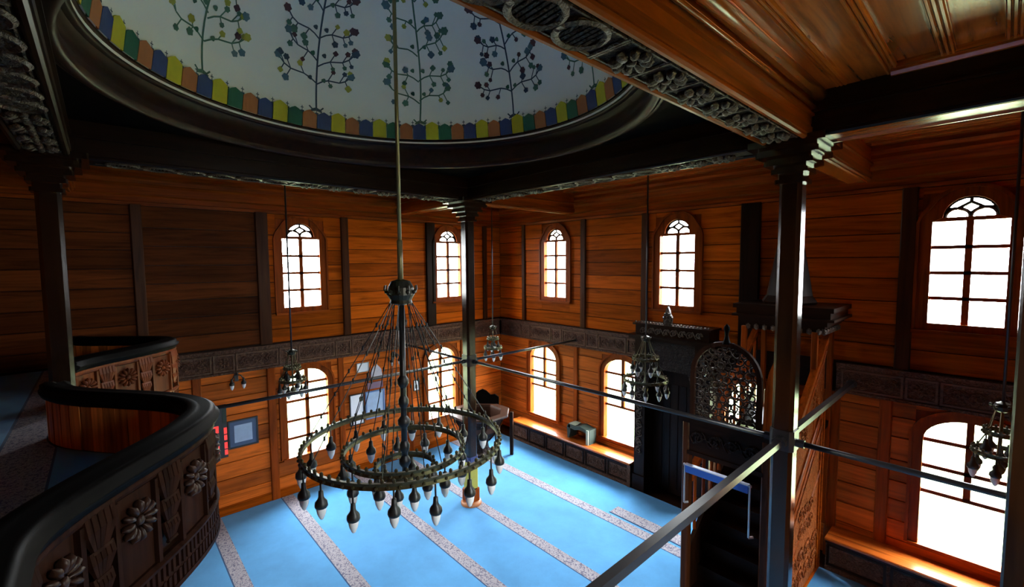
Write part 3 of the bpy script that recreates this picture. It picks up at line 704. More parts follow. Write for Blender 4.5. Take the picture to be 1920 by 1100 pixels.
def parapet(label, x0, x1, mt, mr, mf, first):
    t = thing('gallery_parapet', ((x0 + x1) / 2, bulge((x0 + x1) / 2), 2.5), label, 'parapet')
    n = 60; xs = [x0 + (x1 - x0) * i / n for i in range(n + 1)]
    def sweep(gg, prof, m=0):
        k = len(prof); vs = []
        for x in xs: vs += [(*off(x, o_), z) for o_, z in prof]
        gg.add(vs, [(i * k + j, i * k + (j + 1) % k, (i + 1) * k + (j + 1) % k, (i + 1) * k + j) for i in range(n) for j in range(k)] + [tuple(range(k)), tuple(n * k + j for j in range(k))], m)
    g = G(); sweep(g, [(-.10, 3.30), (-.115, 3.34), (-.10, 3.365), (-.105, 3.385), (-.07, 3.405), (-.02, 3.40), (.0, 3.385), (.05, 3.395), (.085, 3.375), (.08, 3.35), (.11, 3.335), (.10, 3.31), (.075, 3.29), (.075, 3.27), (-.06, 3.27)]); g.build('handrail', BLK, t, True)
    g = G(); sweep(g, [(-.045, 2.52), (-.045, 3.29), (.03, 3.29), (.03, 2.52)]); g.build('core_board', DX, t)
    g = G(); sweep(g, [(.03, 2.70), (.075, 2.70), (.085, 2.725), (.06, 2.74), (.03, 2.74)]); sweep(g, [(.03, 3.225), (.06, 3.225), (.075, 3.25), (.075, 3.275), (.03, 3.275)]); sweep(g, [(.03, 2.5), (.08, 2.5), (.08, 2.53), (.03, 2.53)]); sweep(g, [(.03, 2.60), (.07, 2.60), (.07, 2.625), (.03, 2.625)])
    g.build('rail_moulding', mt, t)
    S_ = [0]
    fine = [x0 + (x1 - x0) * i / 600 for i in range(601)]
    for a, b in zip(fine, fine[1:]):
        p, q = off(a, .05), off(b, .05); S_.append(S_[-1] + hypot(q[0] - p[0], q[1] - p[1]))
    def at(s):
        i = min(range(len(S_)), key=lambda j: abs(S_[j] - s)); return fine[i]
    def frame(x, o_):
        a = off(x - .002, o_); b = off(x + .002, o_); tx, ty = b[0] - a[0], b[1] - a[1]; l = hypot(tx, ty); return off(x, o_), (tx / l, ty / l), (-ty / l, tx / l)
    s = .03; Ltot = S_[-1]                            # inner planks
    while s < Ltot - .04:
        x = at(s + .055); (px, py), (tx, ty), (nx, ny) = frame(x, -.055); dd = .012 + R.random() * .006
        g = G(); g.obox((px, py, 3.10), (tx * .053, ty * .053, 0), (nx * dd, ny * dd, 0), (0, 0, .18)); g.build('inner_plank', WZL, t); s += .11
    s = .02; gl = G()                                 # lattice band: small pierced openings
    while s < Ltot - .04:
        x = at(s + .02); (px, py), (tx, ty), (nx, ny) = frame(x, .055)
        g2 = (px, py); gl.obox((px, py, 2.565), (tx * .011, ty * .011, 0), (nx * .02, ny * .02, 0), (0, 0, .04)); gl.obox((px, py, 2.66), (tx * .011, ty * .011, 0), (nx * .02, ny * .02, 0), (0, 0, .04)); s += .042
    o_ = gl.build('lattice_band', mt, t); o_['kind'] = 'stuff'
    s = first
    while s < Ltot - .1:
        x = at(s); (px, py), (tx, ty), (nx, ny) = frame(x, .035); ang = atan2(ty, tx)
        if s > .12: 
            g = G(); g.obox((px, py, 2.98), (tx * .118, ty * .118, 0), (nx * .014, ny * .014, 0), (0, 0, .235)); pn = g.build('front_panel', mt, t)
            (qx, qy) = off(x, .05)
            link('rosette', mr, pn, Vector((qx, qy, 3.06)) - wl(pn), (0, 0, ang))
        s2 = s + .24
        if s2 < Ltot - .1:
            x = at(s2); (px, py), (tx, ty), (nx, ny) = frame(x, .035); ang = atan2(ty, tx)
            g = G()
            for sd in (-1, 1): g.obox((px + tx * .102 * sd, py + ty * .102 * sd, 2.98), (tx * .014, ty * .014, 0), (nx * .035, ny * .035, 0), (0, 0, .24))
            g.build('panel_post', mt, t)
            (qx, qy) = off(x, .045); link('fan_carving', mf, t, Vector((qx, qy, 2.98)) - wl(t), (0, 0, ang))
        s += .48
    return t
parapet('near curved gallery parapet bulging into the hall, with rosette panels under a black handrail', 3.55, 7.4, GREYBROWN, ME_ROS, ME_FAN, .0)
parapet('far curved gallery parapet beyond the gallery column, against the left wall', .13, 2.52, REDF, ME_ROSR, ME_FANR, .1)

# ------------------------------------------------------------------ tie rods
def rod(label, a, b, r, flat=False):
    t = thing('tie_rod', ((a[0] + b[0]) / 2, (a[1] + b[1]) / 2, a[2]), label, 'rod', 'iron tie rods between columns and walls')
    g = G(); g.tube([a, b], r, 4 if flat else 8); g.build('bar', IRON, t, not flat)
    d = (Vector(b) - Vector(a)).normalized(); 
    for p, s in ((a, 1), (b, -1)): 
        g = G(); g.tube([Vector(p), Vector(p) + d * s * .07], r * 1.5, 8); g.build('end_sleeve', IRON, t)
zr = 2.65; h = .105
rod('tie rod from the right column running toward the viewer at the lower middle', (c1[0], c1[1] - h, zr), (c4[0], c4[1] + h, zr), .042, True)
rod('tie rod from the right column to the pulpit wall, beside the pulpit', (c1[0], c1[1] + h, zr), (c1[0], -.02, zr), .042, True)
rod('tie rod between the far column and the right column, crossing the hall', (c2[0] + h, c2[1] + .02, zr - .01), (c1[0] - h, c1[1], zr - .01), .026)
rod('tie rod from the right column across the large lower right window', (c1[0] + h, c1[1], zr - .01), (XR, c1[1], zr - .01), .026)
rod('tie rod from the far column across the left windows to the gallery', (c2[0], c2[1] - h, zr), (c2[0], -8.1, zr), .024)
rod('tie rod from the far column to the wall right of the corner', (c2[0], c2[1] + h, zr), (c2[0], -.02, zr), .024)
rod('short tie rod from the far column to the left window wall', (c2[0] - h, c2[1], zr - .01), (.02, c2[1], zr - .01), .022)

# ------------------------------------------------------------------ chandeliers
def lamp(par, x, y, z, L, sc, name='lamp_socket'):
    k = G(); k.tube([(x, y, z), (x, y, z - L)], .006 * sc, 5)
    zz = z - L
    k.lathe((x, y, zz), [(.004, .04 * sc), (.014 * sc, .035 * sc), (.016 * sc, .0), (.020 * sc, -.012 * sc), (.036 * sc, -.032 * sc), (.039 * sc, -.055 * sc), (.034 * sc, -.066 * sc), (.012 * sc, -.068 * sc)], 12)
    s = k.build(name, BLACK, par, True)
    k = G(); k.lathe((x, y, zz), [(.026 * sc, -.064 * sc), (.030 * sc, -.075 * sc), (.025 * sc, -.105 * sc), (.012 * sc, -.135 * sc), (.002, -.144 * sc)], 10); k.build('bulb', BULB, s, True)
def ring(g, c, r, hgt, th, n=48, crest=24):
    g.lathe(c, [(r - th, -hgt / 2), (r + th, -hgt / 2), (r + th * .6, 0), (r + th, hgt / 2), (r - th, hgt / 2), (r - th * .6, 0), (r - th, -hgt / 2)], n)
    for i in range(crest):
        a = 2 * pi * i / crest; g.ball((c[0] + r * cos(a), c[1] + r * sin(a), c[2] + hgt * .75), th * 1.3, 6, 0, (1, 1, 1.3))
        a += pi / crest; g.ball((c[0] + (r + th) * cos(a), c[1] + (r + th) * sin(a), c[2] - hgt * .1), th * 1.2, 6)
cx, cy = 5.17, -5.74
ch = thing('hoop_chandelier', (cx, cy, 2.2), 'huge three-ring bronze hoop chandelier hanging from the dome over the carpet', 'chandelier')
g = G(); g.tube([(cx - .03, cy + .02, 8.36), (cx, cy, 4.2)], .018, 8); g.tube([(cx, cy, 4.62), (cx, cy, 4.24)], .026, 8); g.build('hanging_rod', plain('brass_rod', (.20, .17, .08), .4, .6), ch, True)
g = G(); g.lathe((cx, cy, 4.12), [(.02, .13), (.09, .11), (.125, .05), (.13, -.02), (.10, -.07), (.11, -.10), (.05, -.12), (.01, -.12)], 20)
for i in range(10): a = 2 * pi * i / 10; g.ball((cx + .135 * cos(a), cy + .135 * sin(a), 4.13), .022, 6); g.tube([(cx + .12 * cos(a), cy + .12 * sin(a), 4.1), (cx + .155 * cos(a), cy + .155 * sin(a), 4.15), (cx + .15 * cos(a), cy + .15 * sin(a), 4.19)], .008, 5)
g.build('hub_crown', DBR, ch)
g = G(); g.tube([(cx, cy, 4.05), (cx, cy, 2.30)], .030, 10)
for z, r in ((3.25, .055), (3.05, .05), (2.85, .06), (2.6, .05), (2.45, .055)): g.lathe((cx, cy, z), [(.03, -.06), (r, -.02), (r, .02), (.03, .06)], 12)
g.build('stem', BLACK, ch, True)
g = G(); g.lathe((cx, cy, 2.24), [(.005, -.06), (.045, -.05), (.075, -.01), (.08, .03), (.05, .045), (.03, .08)], 16); g.build('finial', BRONZE, ch, True)
rings = ((.935, 2.665, 'outer_ring', 18, .17), (.575, 2.58, 'middle_ring', 12, .13), (.285, 2.40, 'inner_ring', 6, .08))
for r, z, nm, nl, L in rings:
    g = G(); ring(g, (cx, cy, z), r, .055, .013, 72 if r > .5 else 40, 64 if r > .8 else 40 if r > .5 else 20); rg = g.build(nm, BRONZE, ch)
    for i in range(nl):
        a = 2 * pi * (i + .3) / nl; lamp(ch, cx + r * cos(a), cy + r * sin(a), z - .02, L if i % 2 else L * .75, 1.35)
    nc = 8 if r > .5 else 4
    for i in range(nc):
        a = 2 * pi * (i + .12) / nc; g = G(); p0 = Vector((cx + .10 * cos(a), cy + .10 * sin(a), 4.03)); p1 = Vector((cx + r * cos(a), cy + r * sin(a), z + .03))
        g.tube([p0, p1], .0045, 5)
        for q in range(1, 6): g.ball(p0.lerp(p1, q / 6), .011, 6, 0, (1, 1, 2.5))
        g.build('chain', BLACK, ch)
def small_chandelier(x, y, ztop, label, big):
    t = thing('hanging_chandelier', (x, y, 2.2), label, 'chandelier', 'small chandeliers in the side aisles')
    zc = 3.18 if big else 2.98
    g = G(); g.tube([(x, y, ztop), (x, y, zc)], .013, 6); g.build('hanging_rod', IRON, t, True)
    tiers = ((.34, 2.52, 10), (.20, 2.86, 6)) if big else ((.19, 2.52, 6), (.12, 2.72, 4))
    g = G(); g.lathe((x, y, zc), [(.015, .05), (.05, .03), (.07, 0), (.06, -.04), (.02, -.06)], 12)
    for i in range(6): a = pi * i / 3; g.ball((x + .08 * cos(a), y + .08 * sin(a), zc + .01), .016, 6)
    g.build('hub_crown', DBR, t)
    g = G(); g.tube([(x, y, zc), (x, y, 2.36)], .012, 6); g.lathe((x, y, 2.36), [(.005, -.06), (.04, -.03), (.045, .01), (.012, .05)], 12); g.build('stem', BRONZE, t, True)
    for r, z, n in tiers:
        g = G(); ring(g, (x, y, z), r, .045, .010, 32, 20); g.build('ring', BRONZE, t)
        for i in range(n):
            a = 2 * pi * (i + .4) / n; lamp(t, x + r * cos(a), y + r * sin(a), z - .01, .10, 1.15)
            if i % 2 == 0:
                g = G(); p0 = Vector((x + .05 * cos(a), y + .05 * sin(a), zc - .03)); p1 = Vector((x + r * cos(a), y + r * sin(a), z + .02)); g.tube([p0, (p0 * .45 + p1 * .55) - Vector((0, 0, .06)), p1], .006, 5); g.build('chain', BRONZE, t)
small_chandelier(5.27, -1.5, ZC - .03, 'two-tier chandelier with white bulbs hanging in front of the prayer niche', True)
small_chandelier(1.50, -1.53, ZC - .03, 'narrow chandelier on a long rod in the far corner beside the column', False)
small_chandelier(1.33, -5.645, ZC - .03, 'small chandelier in front of the left arched lower window', False)
small_chandelier(9.13, -1.5, ZC - .03, 'small chandelier in front of the large lower right window, partly behind the post', False)

# ------------------------------------------------------------------ bench along the right wall
def bench(a, b, label, endpost):
    t = thing('wall_bench', ((a + b) / 2, -.22, 0), label, 'bench')
    g = G(TA); g.box(a, b, .03, .46, .44, .485); g.tube([(a, .455, .462), (b, .455, .462)], .026, 8); g.build('seat', WXC, t)
    g = G(TA); g.box(a, b, .38, .41, .0, .44); g.box(a, b, .41, .435, .0, .05); g.build('front_board', CVF, t)
    g = G(TA); g.box(a, b, .41, .44, .395, .44); g.build('front_rail', DX, t)
    n = max(1, round((b - a) / .62)); wd = (b - a) / n
    me = scroll(wd - .14, .26, CVF, 'bench_scroll')
    for i in range(n):
        u = a + wd * i; g = G(TA); g.strip([(u + .02, .07), (u + wd - .02, .07), (u + wd - .02, .385), (u + .02, .385)], [(u + .05, .10), (u + wd - .05, .10), (u + wd - .05, .355), (u + .05, .355)], .408, .428, 0, True); g.build('panel_moulding', DX, t)
        put('carved_panel', me, t, TA((u + wd / 2, .41, .225)), (0, 0, pi))
    if endpost:
        g = G(TA); g.box(b - .07, b, .36, .45, 0, .45); g.build('end_post', CVF, t)
bench(.9, 4.33, 'long orange wooden bench with dark carved front, left of the prayer niche', True)
bench(7.53, XR - .02, 'wooden wall bench with dark carved front below the large lower right window', False)
# book stand on the bench
t = thing('book_stand', (2.95, -.25, .485), 'small dark green folding book stand with pale edge standing on the left bench', 'stand')
GR = plain('dark_green_cloth', (.016, .030, .022), .7); PG = plain('pale_green_edge', (.30, .34, .25), .6)
g = G(TA); g.prismw([(2.66, .50), (2.70, .50), (2.74, .66), (2.74, .80), (2.68, .82), (2.64, .76)], .1, .36); g.build('left_leg', GR, t)
g = G(TA); g.prismw([(2.66, .74), (2.70, .82), (2.86, .80), (3.0, .84), (3.18, .80), (3.22, .72), (3.0, .76), (2.86, .72)], .1, .36); g.build('cloth_top', GR, t)
g = G(TA); g.box(2.68, 2.86, .12, .34, .815, .825); g.build('open_page', PG, t)
g = G(TA); g.box(3.17, 3.25, .10, .34, .486, .80); g.build('right_leg', GR, t); g = G(TA); g.box(3.18, 3.24, .34, .365, .486, .80); g.build('pale_edge', PG, t)

# ------------------------------------------------------------------ prayer niche
t = thing('prayer_niche', (5.1, -.25, 0), 'tall dark carved prayer niche with a crest standing against the far right wall', 'niche')
g = G(TA); g.box(4.38, 4.60, .0, .40, 0, 2.95); g.box(4.36, 4.62, .36, .43, 0, .3); g.build('left_pier', DZ, t)
g = G(TA); g.box(5.55, 5.83, .0, .40, 0, 2.95); g.box(5.53, 5.85, .36, .43, 0, .3); g.build('right_pier', DZ, t)
g = G(TA); g.box(4.60, 5.55, 0, .06, 0, 2.95)
for i in range(6): u = 4.66 + .158 * i; g.box(u, u + .12, .06, .075, .1, 2.1)
g.build('niche_back', DZ, t)
g = G(TA); g.strip([(5.55, 2.0), (5.55, 2.95), (4.60, 2.95), (4.60, 2.0)], [(5.54, 2.0), (5.42, 2.42), (4.73, 2.42), (4.61, 2.0)], .1, .38); g.build('niche_arch', CV, t)
g = G(TA); g.box(4.28, 5.92, 0, .46, 2.95, 3.0); g.box(4.24, 5.96, 0, .5, 3.0, 3.03); g.box(4.4, 5.8, 0, .42, 3.03, 3.22); g.box(4.36, 5.84, 0, .46, 3.22, 3.255); g.build('cornice', DX, t)
g = G(TA)
for i in range(24): g.ball((4.42 + 1.38 * i / 23, .44, 3.275), .022, 6)
g.build('cresting', CVM, t)
me = scroll(1.2, .16, CVM, 'cornice_scroll'); put('carved_panel', me, t, TA((5.1, .425, 3.125)), (0, 0, pi))
me = scroll(1.6, .18, CVM, 'pier_scroll')
for u in (4.49, 5.69): put('carved_panel', me, t, TA((u, .405, 1.5)), (0, pi / 2, pi))
g = G(TA); g.prismw([(4.98, 3.255), (4.96, 3.40), (5.0, 3.46), (5.02, 3.54), (5.05, 3.60), (5.08, 3.54), (5.10, 3.46), (5.14, 3.40), (5.12, 3.255)], .38, .43)
g.tube([(5.05, .40, 3.58), (5.05, .40, 3.66)], .008, 5)
for i in range(7): g.ball((5.05 + .07 * cos(i * 1.1), .44, 3.40 + .07 * sin(i * 1.1)), .026, 6)
g.ball((5.05, .45, 3.40), .03, 6); g.build('crest_finial', CVM, t)

# ------------------------------------------------------------------ pulpit with stairs (minbar)
t = thing('pulpit', (6.97, -1.5, 0), 'tall carved wooden pulpit with stairs and a pierced crown over its doorway', 'pulpit')
xl, xr_, yf = 6.49, 7.46, -2.60
line = lambda y, b: b + .764 * (y - yf)
TP = lambda x0: (lambda p: (x0 + p[1], p[0], p[2]))
for x0, nm, sg in ((xr_ - .05, 'side_panel', 1), (xl, 'side_panel', -1)):
    g = G(TP(x0)); g.prismw([(yf + .06, 0), (-.44, 0), (-.44, line(-.44, .75)), (yf + .06, .75)], 0, .05); sd = g.build(nm, RZ if sg > 0 else DZ, t)
    if sg > 0: 
        g = G(TP(x0)); g.prismw([(yf + .3, .62), (-.72, line(-.72, .50)), (-.72, line(-.72, .42) - .6), (-.72, .10), (yf + .3, .10)], .05, .062); inf = g.build('carved_infill', CVR, sd)
        ms = scroll(1.5, .30, CVR, 'infill_scroll', .018); MS2 = scroll(.6, .22, CVR, 'infill_scroll_short', .014)
        for zz_, ln_ in ((.34, 1), (.60, 1)): link('scroll_relief', ms, inf, Vector((x0 + .062, -1.45, zz_)) - wl(inf), (0, 0, -pi / 2))
        for q_ in range(4): link('scroll_relief', MS2, inf, Vector((x0 + .062, -1.25 + .0 * q_, .95 + .22 * q_)) - wl(inf), (0, 0, -pi / 2)) if q_ < 2 else None
        g = G(TP(x0))
        for d in (.0, .62): g.tube([(yf + .15, .05, .66 - d * .8), (-.62, .05, line(-.62, .60) - d)], .022, 6)
        g.tube([(-.62, .052, .05), (-.62, .052, line(-.62, .7))], .022, 6); g.tube([(-.5, .052, .05), (-.5, .052, line(-.5, .7))], .022, 6); g.tube([(yf + .1, .052, .05), (-.5, .052, .05)], .025, 6)
        g.build('panel_moulding', WY, sd)
    # balustrade
    g = G(TP(x0)); zt = 1.62
    g.prismw([(yf + .1, zt + .02), (-.42, line(-.42, zt - .02)), (-.42, line(-.42, zt - .02) + .09), (yf + .1, zt + .11)], -.015, .065); g.build('handrail', RY, t)
    if sg > 0:
        g = G(TP(x0)); g.prismw([(yf + .08, .75), (-.44, line(-.44, .75)), (-.44, line(-.44, 1.6)), (yf + .08, 1.62)], .008, .036); bb = g.build('balustrade_board', CVR, t)
        me = rosette(.16, 12, CVR, 'balustrade_rosette', .02); 
        for yy_ in (-2.2, -1.75, -1.3, -.85):
            put('rosette', me, bb, (x0 + .036, yy_, line(yy_, 1.18)), (0, 0, -pi / 2))
        g = G(TP(x0)); g.tube([(yf + .1, .045, .84), (-.46, .045, line(-.46, .80))], .02, 6); g.tube([(yf + .1, .045, 1.5), (-.46, .045, line(-.46, 1.5))], .015, 6); g.build('balustrade_moulding', RY, bb)
    else:
        for i in range(9):
            yy_ = yf + .25 + .24 * i; g = G(); z0 = line(yy_, .75); g.tube([(x0 + .025, yy_, z0), (x0 + .025, yy_, z0 + .88)], [.02, .02], 6); g.build('baluster', RZ, t)
for i in range(8):
    g = G(); y0 = yf + .12 + .2 * i; g.box(xl + .05, xr_ - .05, y0, min(-.44, y0 + .24), 0, .22 * (i + 1)); g.build('step', DX, t)
g = G(); g.box(xl + .02, xr_ - .02, -.95, -.03, 1.98, 2.06); g.build('platform', DX, t)
for x in (xl + .04, xr_ - .04):
    for y in (-.90, -.08):
        g = G(); g.bevbox(x - .035, x + .035, y - .035, y + .035, 2.0 if y < -.5 else 0.5, 3.45, .01); g.build('canopy_post', RZ, t)
g = G(); cxm = (xl + xr_) / 2; cxn = 7.02
for hw, z0, z1 in ((.47, 3.42, 3.50), (.51, 3.50, 3.53), (.54, 3.53, 3.60), (.63, 3.60, 3.635), (.58, 3.635, 3.72), (.62, 3.72, 3.78)): g.box(cxn - hw, cxn + hw, -.5 - hw * .82, -.04, z0, z1)
g.build('canopy_cornice', DX, t)
g = G()
for i in range(7):
    for sx, x in ((1, cxm + .62),):
        g.ball((cxn + .49, -.85 + .12 * i, 3.45), .036, 6, 0, (1, 1, 1.3))
for i in range(9): g.ball((cxn - .44 + .11 * i, -.90, 3.45), .036, 6, 0, (1, 1, 1.3))
g.build('scalloped_valance', CVM, t)
g = G(); g.lathe((cxm, -.48, 3.78), [(.34, 0), (.36, .03), (.30, .12), (.26, .35), (.19, .75), (.10, 1.2), (.03, 1.55), (.01, 1.6)], 8); g.build('spire', DZ, t)
# doorway
for x0, x1 in ((xl - .01, xl + .075), (xr_ - .075, xr_ + .01)):
    g = G(); g.bevbox(x0, x1, yf - .05, yf + .07, 0, 2.5, .015); g.build('door_post', RZD, t)
g = G(); g.box(xl + .05, xr_ - .05, yf - .035, yf + .05, 2.08, 2.46); g.box(xl - .03, xr_ + .03, yf - .07, yf + .07, 2.44, 2.50); g.box(xl + .05, xr_ - .05, yf - .05, yf - .03, 2.04, 2.09); g.build('lintel', DX, t)
me = scroll(.8, .22, CV, 'lintel_scroll'); put('carved_panel', me, t, (cxm, yf - .04, 2.27), (0, 0, pi))
# pierced crown
ccx = cxm - .02; hw = .40; zs = 3.06
inner = [(ccx + hw - .05, 2.52)] + arc(ccx, zs, hw - .05, .36, 0, pi, 18) + [(ccx - hw + .05, 2.52)]
outer = [(ccx + hw, 2.50)] + arc(ccx, zs, hw, .41, 0, pi, 18) + [(ccx - hw, 2.50)]
g = G(); g.strip(outer, inner, yf - .02, yf + .03); g.build('crown_frame', GREYBROWN, t)
g = G(); rr = random.Random(3); rad = .052
row = 0; z = 2.56
while z < zs + .37:
    x = ccx - hw + .07 + (row % 2) * .045
    while x < ccx + hw - .04:
        lim = hw - .05 if z < zs else (hw - .05) * sqrt(max(0, 1 - ((z - zs) / .37) ** 2))
        if abs(x - ccx) < lim:
            k = rr.uniform(0, 6); turns = 10
            g.tube([(x + rad * (1 - .055 * q) * cos(k + q * .75), yf + .005 + rr.uniform(-.004, .004), z + rad * (1 - .055 * q) * sin(k + q * .75)) for q in range(turns)], .0105, 4)
            if rr.random() < .55: g.ball((x + rr.uniform(-.03, .03), yf, z + rr.uniform(-.03, .03)), .026, 5, 0, (1.3, .5, .7))
        x += .09
    z += .078; row += 1
o = g.build('crown_lattice', CVD, t); o['kind'] = 'stuff'
g = G(); g.lathe((ccx + .01, yf, 3.47), [(.05, -.02), (.03, .03), (.02, .08), (.025, .12), (.035, .15), (.03, .18), (.005, .21)], 10); g.build('crown_finial', BLK, t, True)
g = G(); g.prismw([(7.37, 2.50), (7.47, 2.50), (7.50, 2.9), (7.56, 3.3), (7.60, 3.55), (7.50, 3.42), (7.42, 3.2), (7.385, 3.0)], yf + .0, yf + .06); g.prismw([(7.385, 2.5), (7.41, 2.5), (7.41, 3.05), (7.385, 3.0)], yf - .02, yf); g.build('side_scroll', RZ, t)
# blue bar hanging across the doorway
t = thing('curtain_bar', (6.92, yf - .1, 1.88), 'bright blue bar on grey metal brackets across the pulpit doorway', 'bar')
g = G(); g.box(6.56, 7.28, yf - .12, yf - .075, 1.835, 1.915); g.box(6.56, 7.28, yf - .125, yf - .07, 1.905, 1.925, 0); g.build('blue_bar', plain('blue_paint', (.02, .09, .42), .45), t)
g = G(); g.box(6.555, 7.285, yf - .13, yf - .07, 1.925, 1.935); g.build('top_strip', plain('pale_lilac_metal', (.45, .48, .62), .4, .3), t)
for x, zb in ((7.295, 1.33), (6.545, 1.44)):
    g = G(); g.tube([(x, yf - .1, 1.93), (x, yf - .1, zb)], .011, 6); g.tube([(x, yf - .1, zb), (x + .04, yf - .07, zb + .01)], .014, 6); g.ball((x, yf - .1, 1.92), .022, 6); g.build('bracket', STEEL, t)

# ------------------------------------------------------------------ preacher's chair in the corner
t = thing('corner_lectern', (1.06, -1.58, 0), 'dark carved preaching chair with a wide glossy rim in the far corner behind the column', 'lectern')
g = G(); o = (1.06, -1.58, 0); g.lathe(o, [(.30, 0), (.31, .05), (.22, .09), (.19, .26), (.25, .36), (.40, .55), (.54, .78), (.60, .92)], 8, a0=pi / 8, a1=2 * pi + pi / 8); g.build('carved_bowl', CV, t)
g = G(); g.lathe(o, [(.60, .92), (.70, .93), (.72, .96), (.70, .99), (.52, .99), (.51, .94), (.50, .6), (.02, .6)], 8, a0=pi / 8, a1=2 * pi + pi / 8); g.build('rim', ROSM, t)
for i in range(8):
    a = pi * i / 4 + pi / 8; g = G(); g.tube([(1.06 + .61 * cos(a), -1.58 + .61 * sin(a), .92), (1.06 + .41 * cos(a), -1.58 + .41 * sin(a), .55), (1.06 + .24 * cos(a), -1.58 + .24 * sin(a), .34)], .018, 6); g.build('rib', GREYBROWN, t)
g = G(); dv = Vector((-.707, .707, 0)); tv = Vector((.707, .707, 0)); bc = Vector(o) + dv * .56
P = [(-.4, .95), (.4, .95), (.4, 1.15), (.3, 1.22), (.2, 1.20), (.1, 1.3), (0, 1.34), (-.1, 1.3), (-.2, 1.20), (-.3, 1.22), (-.4, 1.15)]
k = len(P); g.add([bc + tv * x + dv * d + Vector((0, 0, z)) for d in (0, .05) for x, z in P], [tuple(range(k)), tuple(range(k, 2 * k))] + [(i, (i + 1) % k, k + (i + 1) % k, k + i) for i in range(k)]); g.build('backrest', BLK, t)
g = G(); g.obox((1.62, -1.10, .5), (.03, .02, 0), (-.02, .03, 0), (0, 0, .5)); g.build('side_post', DZ, t)

# ------------------------------------------------------------------ things on the left wall
def sconce(label, T, u, w0, z):
    p = T((u, w0, z)); t = thing('wall_sconce', p, label, 'lamp', 'double wall lamps')
    g = G(T); g.box(u - .03, u + .03, w0, w0 + .015, z - .07, z + .09); g.tube([(u, w0 + .01, z + .05), (u, w0 + .10, z + .10), (u, w0 + .10, z)], .01, 6); g.tube([(u - .09, w0 + .11, z - .02), (u - .05, w0 + .11, z + .05), (u, w0 + .10, z + .06), (u + .05, w0 + .11, z + .05), (u + .09, w0 + .11, z - .02)], .01, 6); g.build('bracket_arm', BLACK, t)
    for s in (-1, 1):
        q = T((u + .09 * s, w0 + .11, z)); lamp(t, q[0], q[1], z - .01, .03, 1.1)
sconce('double wall lamp above the blue framed picture on the left wall', TB, -6.2, .03, 2.42)
sconce('double wall lamp between the two left arched windows', TB, -3.18, .03, 2.36)
sconce('double wall lamp on the prayer niche beside the pierced crown', TA, 5.70, .42, 2.68)
def picture(name, label, cat, u0, u1, z0, z1, fm, cm, bw=.03, mat2=None, inset=.05):
    t = thing(name, TB(((u0 + u1) / 2, .03, z0)), label, cat)
    g = G(TB); g.strip([(u0, z0), (u1, z0), (u1, z1), (u0, z1)], [(u0 + bw, z0 + bw), (u1 - bw, z0 + bw), (u1 - bw, z1 - bw), (u0 + bw, z1 - bw)], .03, .06, 0, True); g.build('frame', fm, t)
    g = G(TB); g.box(u0 + bw, u1 - bw, .03, .045, z0 + bw, z1 - bw); g.build('mount', mat2 or cm, t)
    if mat2: g = G(TB); g.box(u0 + bw + inset, u1 - bw - inset, .045, .05, z0 + bw + inset, z1 - bw - inset); g.build('sheet', cm, t)
PB = plain('pale_blue_print', (.32, .42, .58), .3, noise=.2, scale=9); DBF = plain('slate_blue', (.05, .08, .16), .3); WP = plain('white_paper', (.72, .74, .80), .6, noise=.05); LV = plain('lilac_grey', (.42, .40, .47), .6, noise=.3, scale=20); BF = plain('blue_frame', (.10, .17, .33), .4)
picture('framed_picture', 'slate blue framed picture low on the left wall beside the red display', 'picture', -6.37, -5.90, 1.16, 1.66, BLACK, PB, .025, DBF, .07)
picture('notice_board', 'blue framed board with pale sheet on the left wall between the arched windows', 'board', -3.86, -3.42, 1.08, 1.68, BF, PB, .03)
picture('paper_notice', 'white paper notice beside the blue framed board on the left wall', 'notice', -4.20, -3.89, 1.02, 1.68, BLACK, WP, .02)
picture('paper_sheet', 'small white sheet high on the left wall near the frieze', 'notice', -4.03, -3.76, 2.12, 2.32, STEEL, WP, .012)
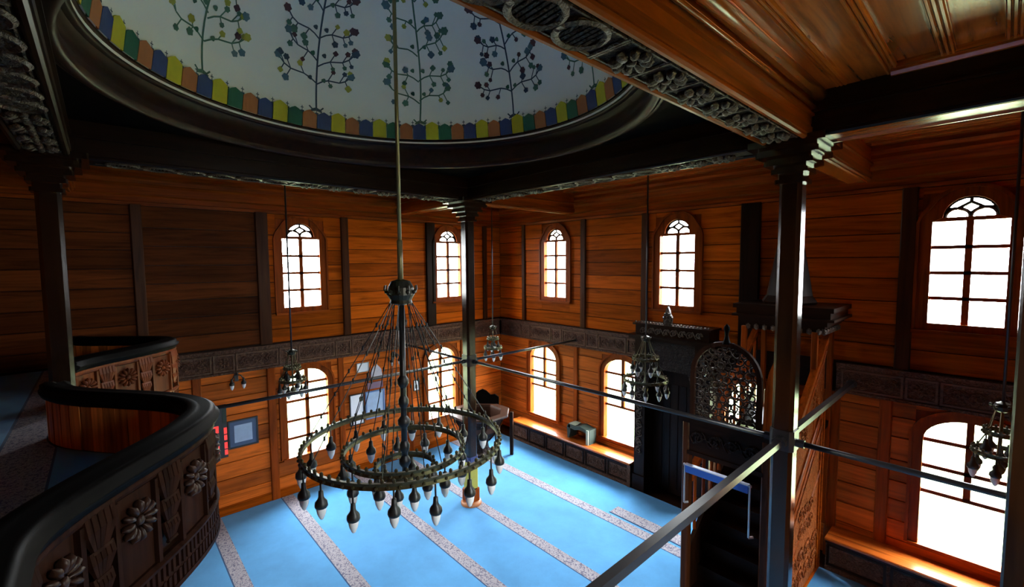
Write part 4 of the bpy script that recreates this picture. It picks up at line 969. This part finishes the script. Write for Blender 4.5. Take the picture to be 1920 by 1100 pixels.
picture('small_certificate', 'small narrow white notice right of the blue framed board', 'notice', -2.70, -2.55, 1.47, 1.72, BLACK, WP, .012)
t = thing('wall_plaque', TB((-3.63, .03, 1.95)), 'grey lozenge plaque above the blue framed board', 'plaque')
g = G(TB); g.prismw([(-3.72, 1.92), (-3.45, 1.92), (-3.48, 2.12), (-3.58, 2.24), (-3.70, 2.16)], .03, .05); g.build('plate', LV, t)
g = G(TB); g.prismw([(-3.80, 1.72), (-3.45, 1.72), (-3.45, 1.86), (-3.80, 1.86)], .03, .045); g.build('ribbon', plain('purple_ribbon', (.16, .09, .14), .6), t)
# red display
t = thing('digit_display', TB((-6.47, .03, 1.1)), 'black hanging panel with red glowing digits on the left wall beside the gallery tip', 'display')
g = G(TB); g.box(-6.60, -6.385, .03, .08, 1.05, 1.98); g.build('case', BLACK, t)
RED = bpy.data.materials.new('red_led'); RED.use_nodes = True; bb = RED.node_tree.nodes['Principled BSDF']; bb.inputs['Base Color'].default_value = (.5, .02, .02, 1); bb.inputs['Emission Color'].default_value = (1, .06, .05, 1); bb.inputs['Emission Strength'].default_value = .8
for (u, z, bars) in ((-6.54, 1.50, 'abc'), (-6.42, 1.46, 'bc'), (-6.54, 1.18, 'bc'), (-6.42, 1.20, 'bc')):
    g = G(TB); 
    if 'a' in bars: g.box(u - .05, u + .03, .08, .086, z + .10, z + .13)
    g.box(u - .015, u + .03, .08, .086, z + .01, z + .12); g.box(u - .015, u + .03, .08, .086, z - .10, z - .01); g.build('red_digit', RED, t)
g = G(TB); g.box(-6.45, -6.39, .08, .09, 1.66, 1.95); g.build('green_strip', GR, t)
# small beige board beyond the gallery column
t = thing('beige_board', TB((-8.13, .1, 2.93)), 'small beige board standing on the gallery beside the left column', 'board')
g = G(TB); g.box(-8.20, -8.07, .03, .07, 2.923, 3.28); g.build('panel', plain('beige_card', (.36, .33, .22), .6), t); g = G(TB); g.box(-8.20, -8.17, .07, .09, 2.93, 3.27); g.build('edge', BLACK, t)
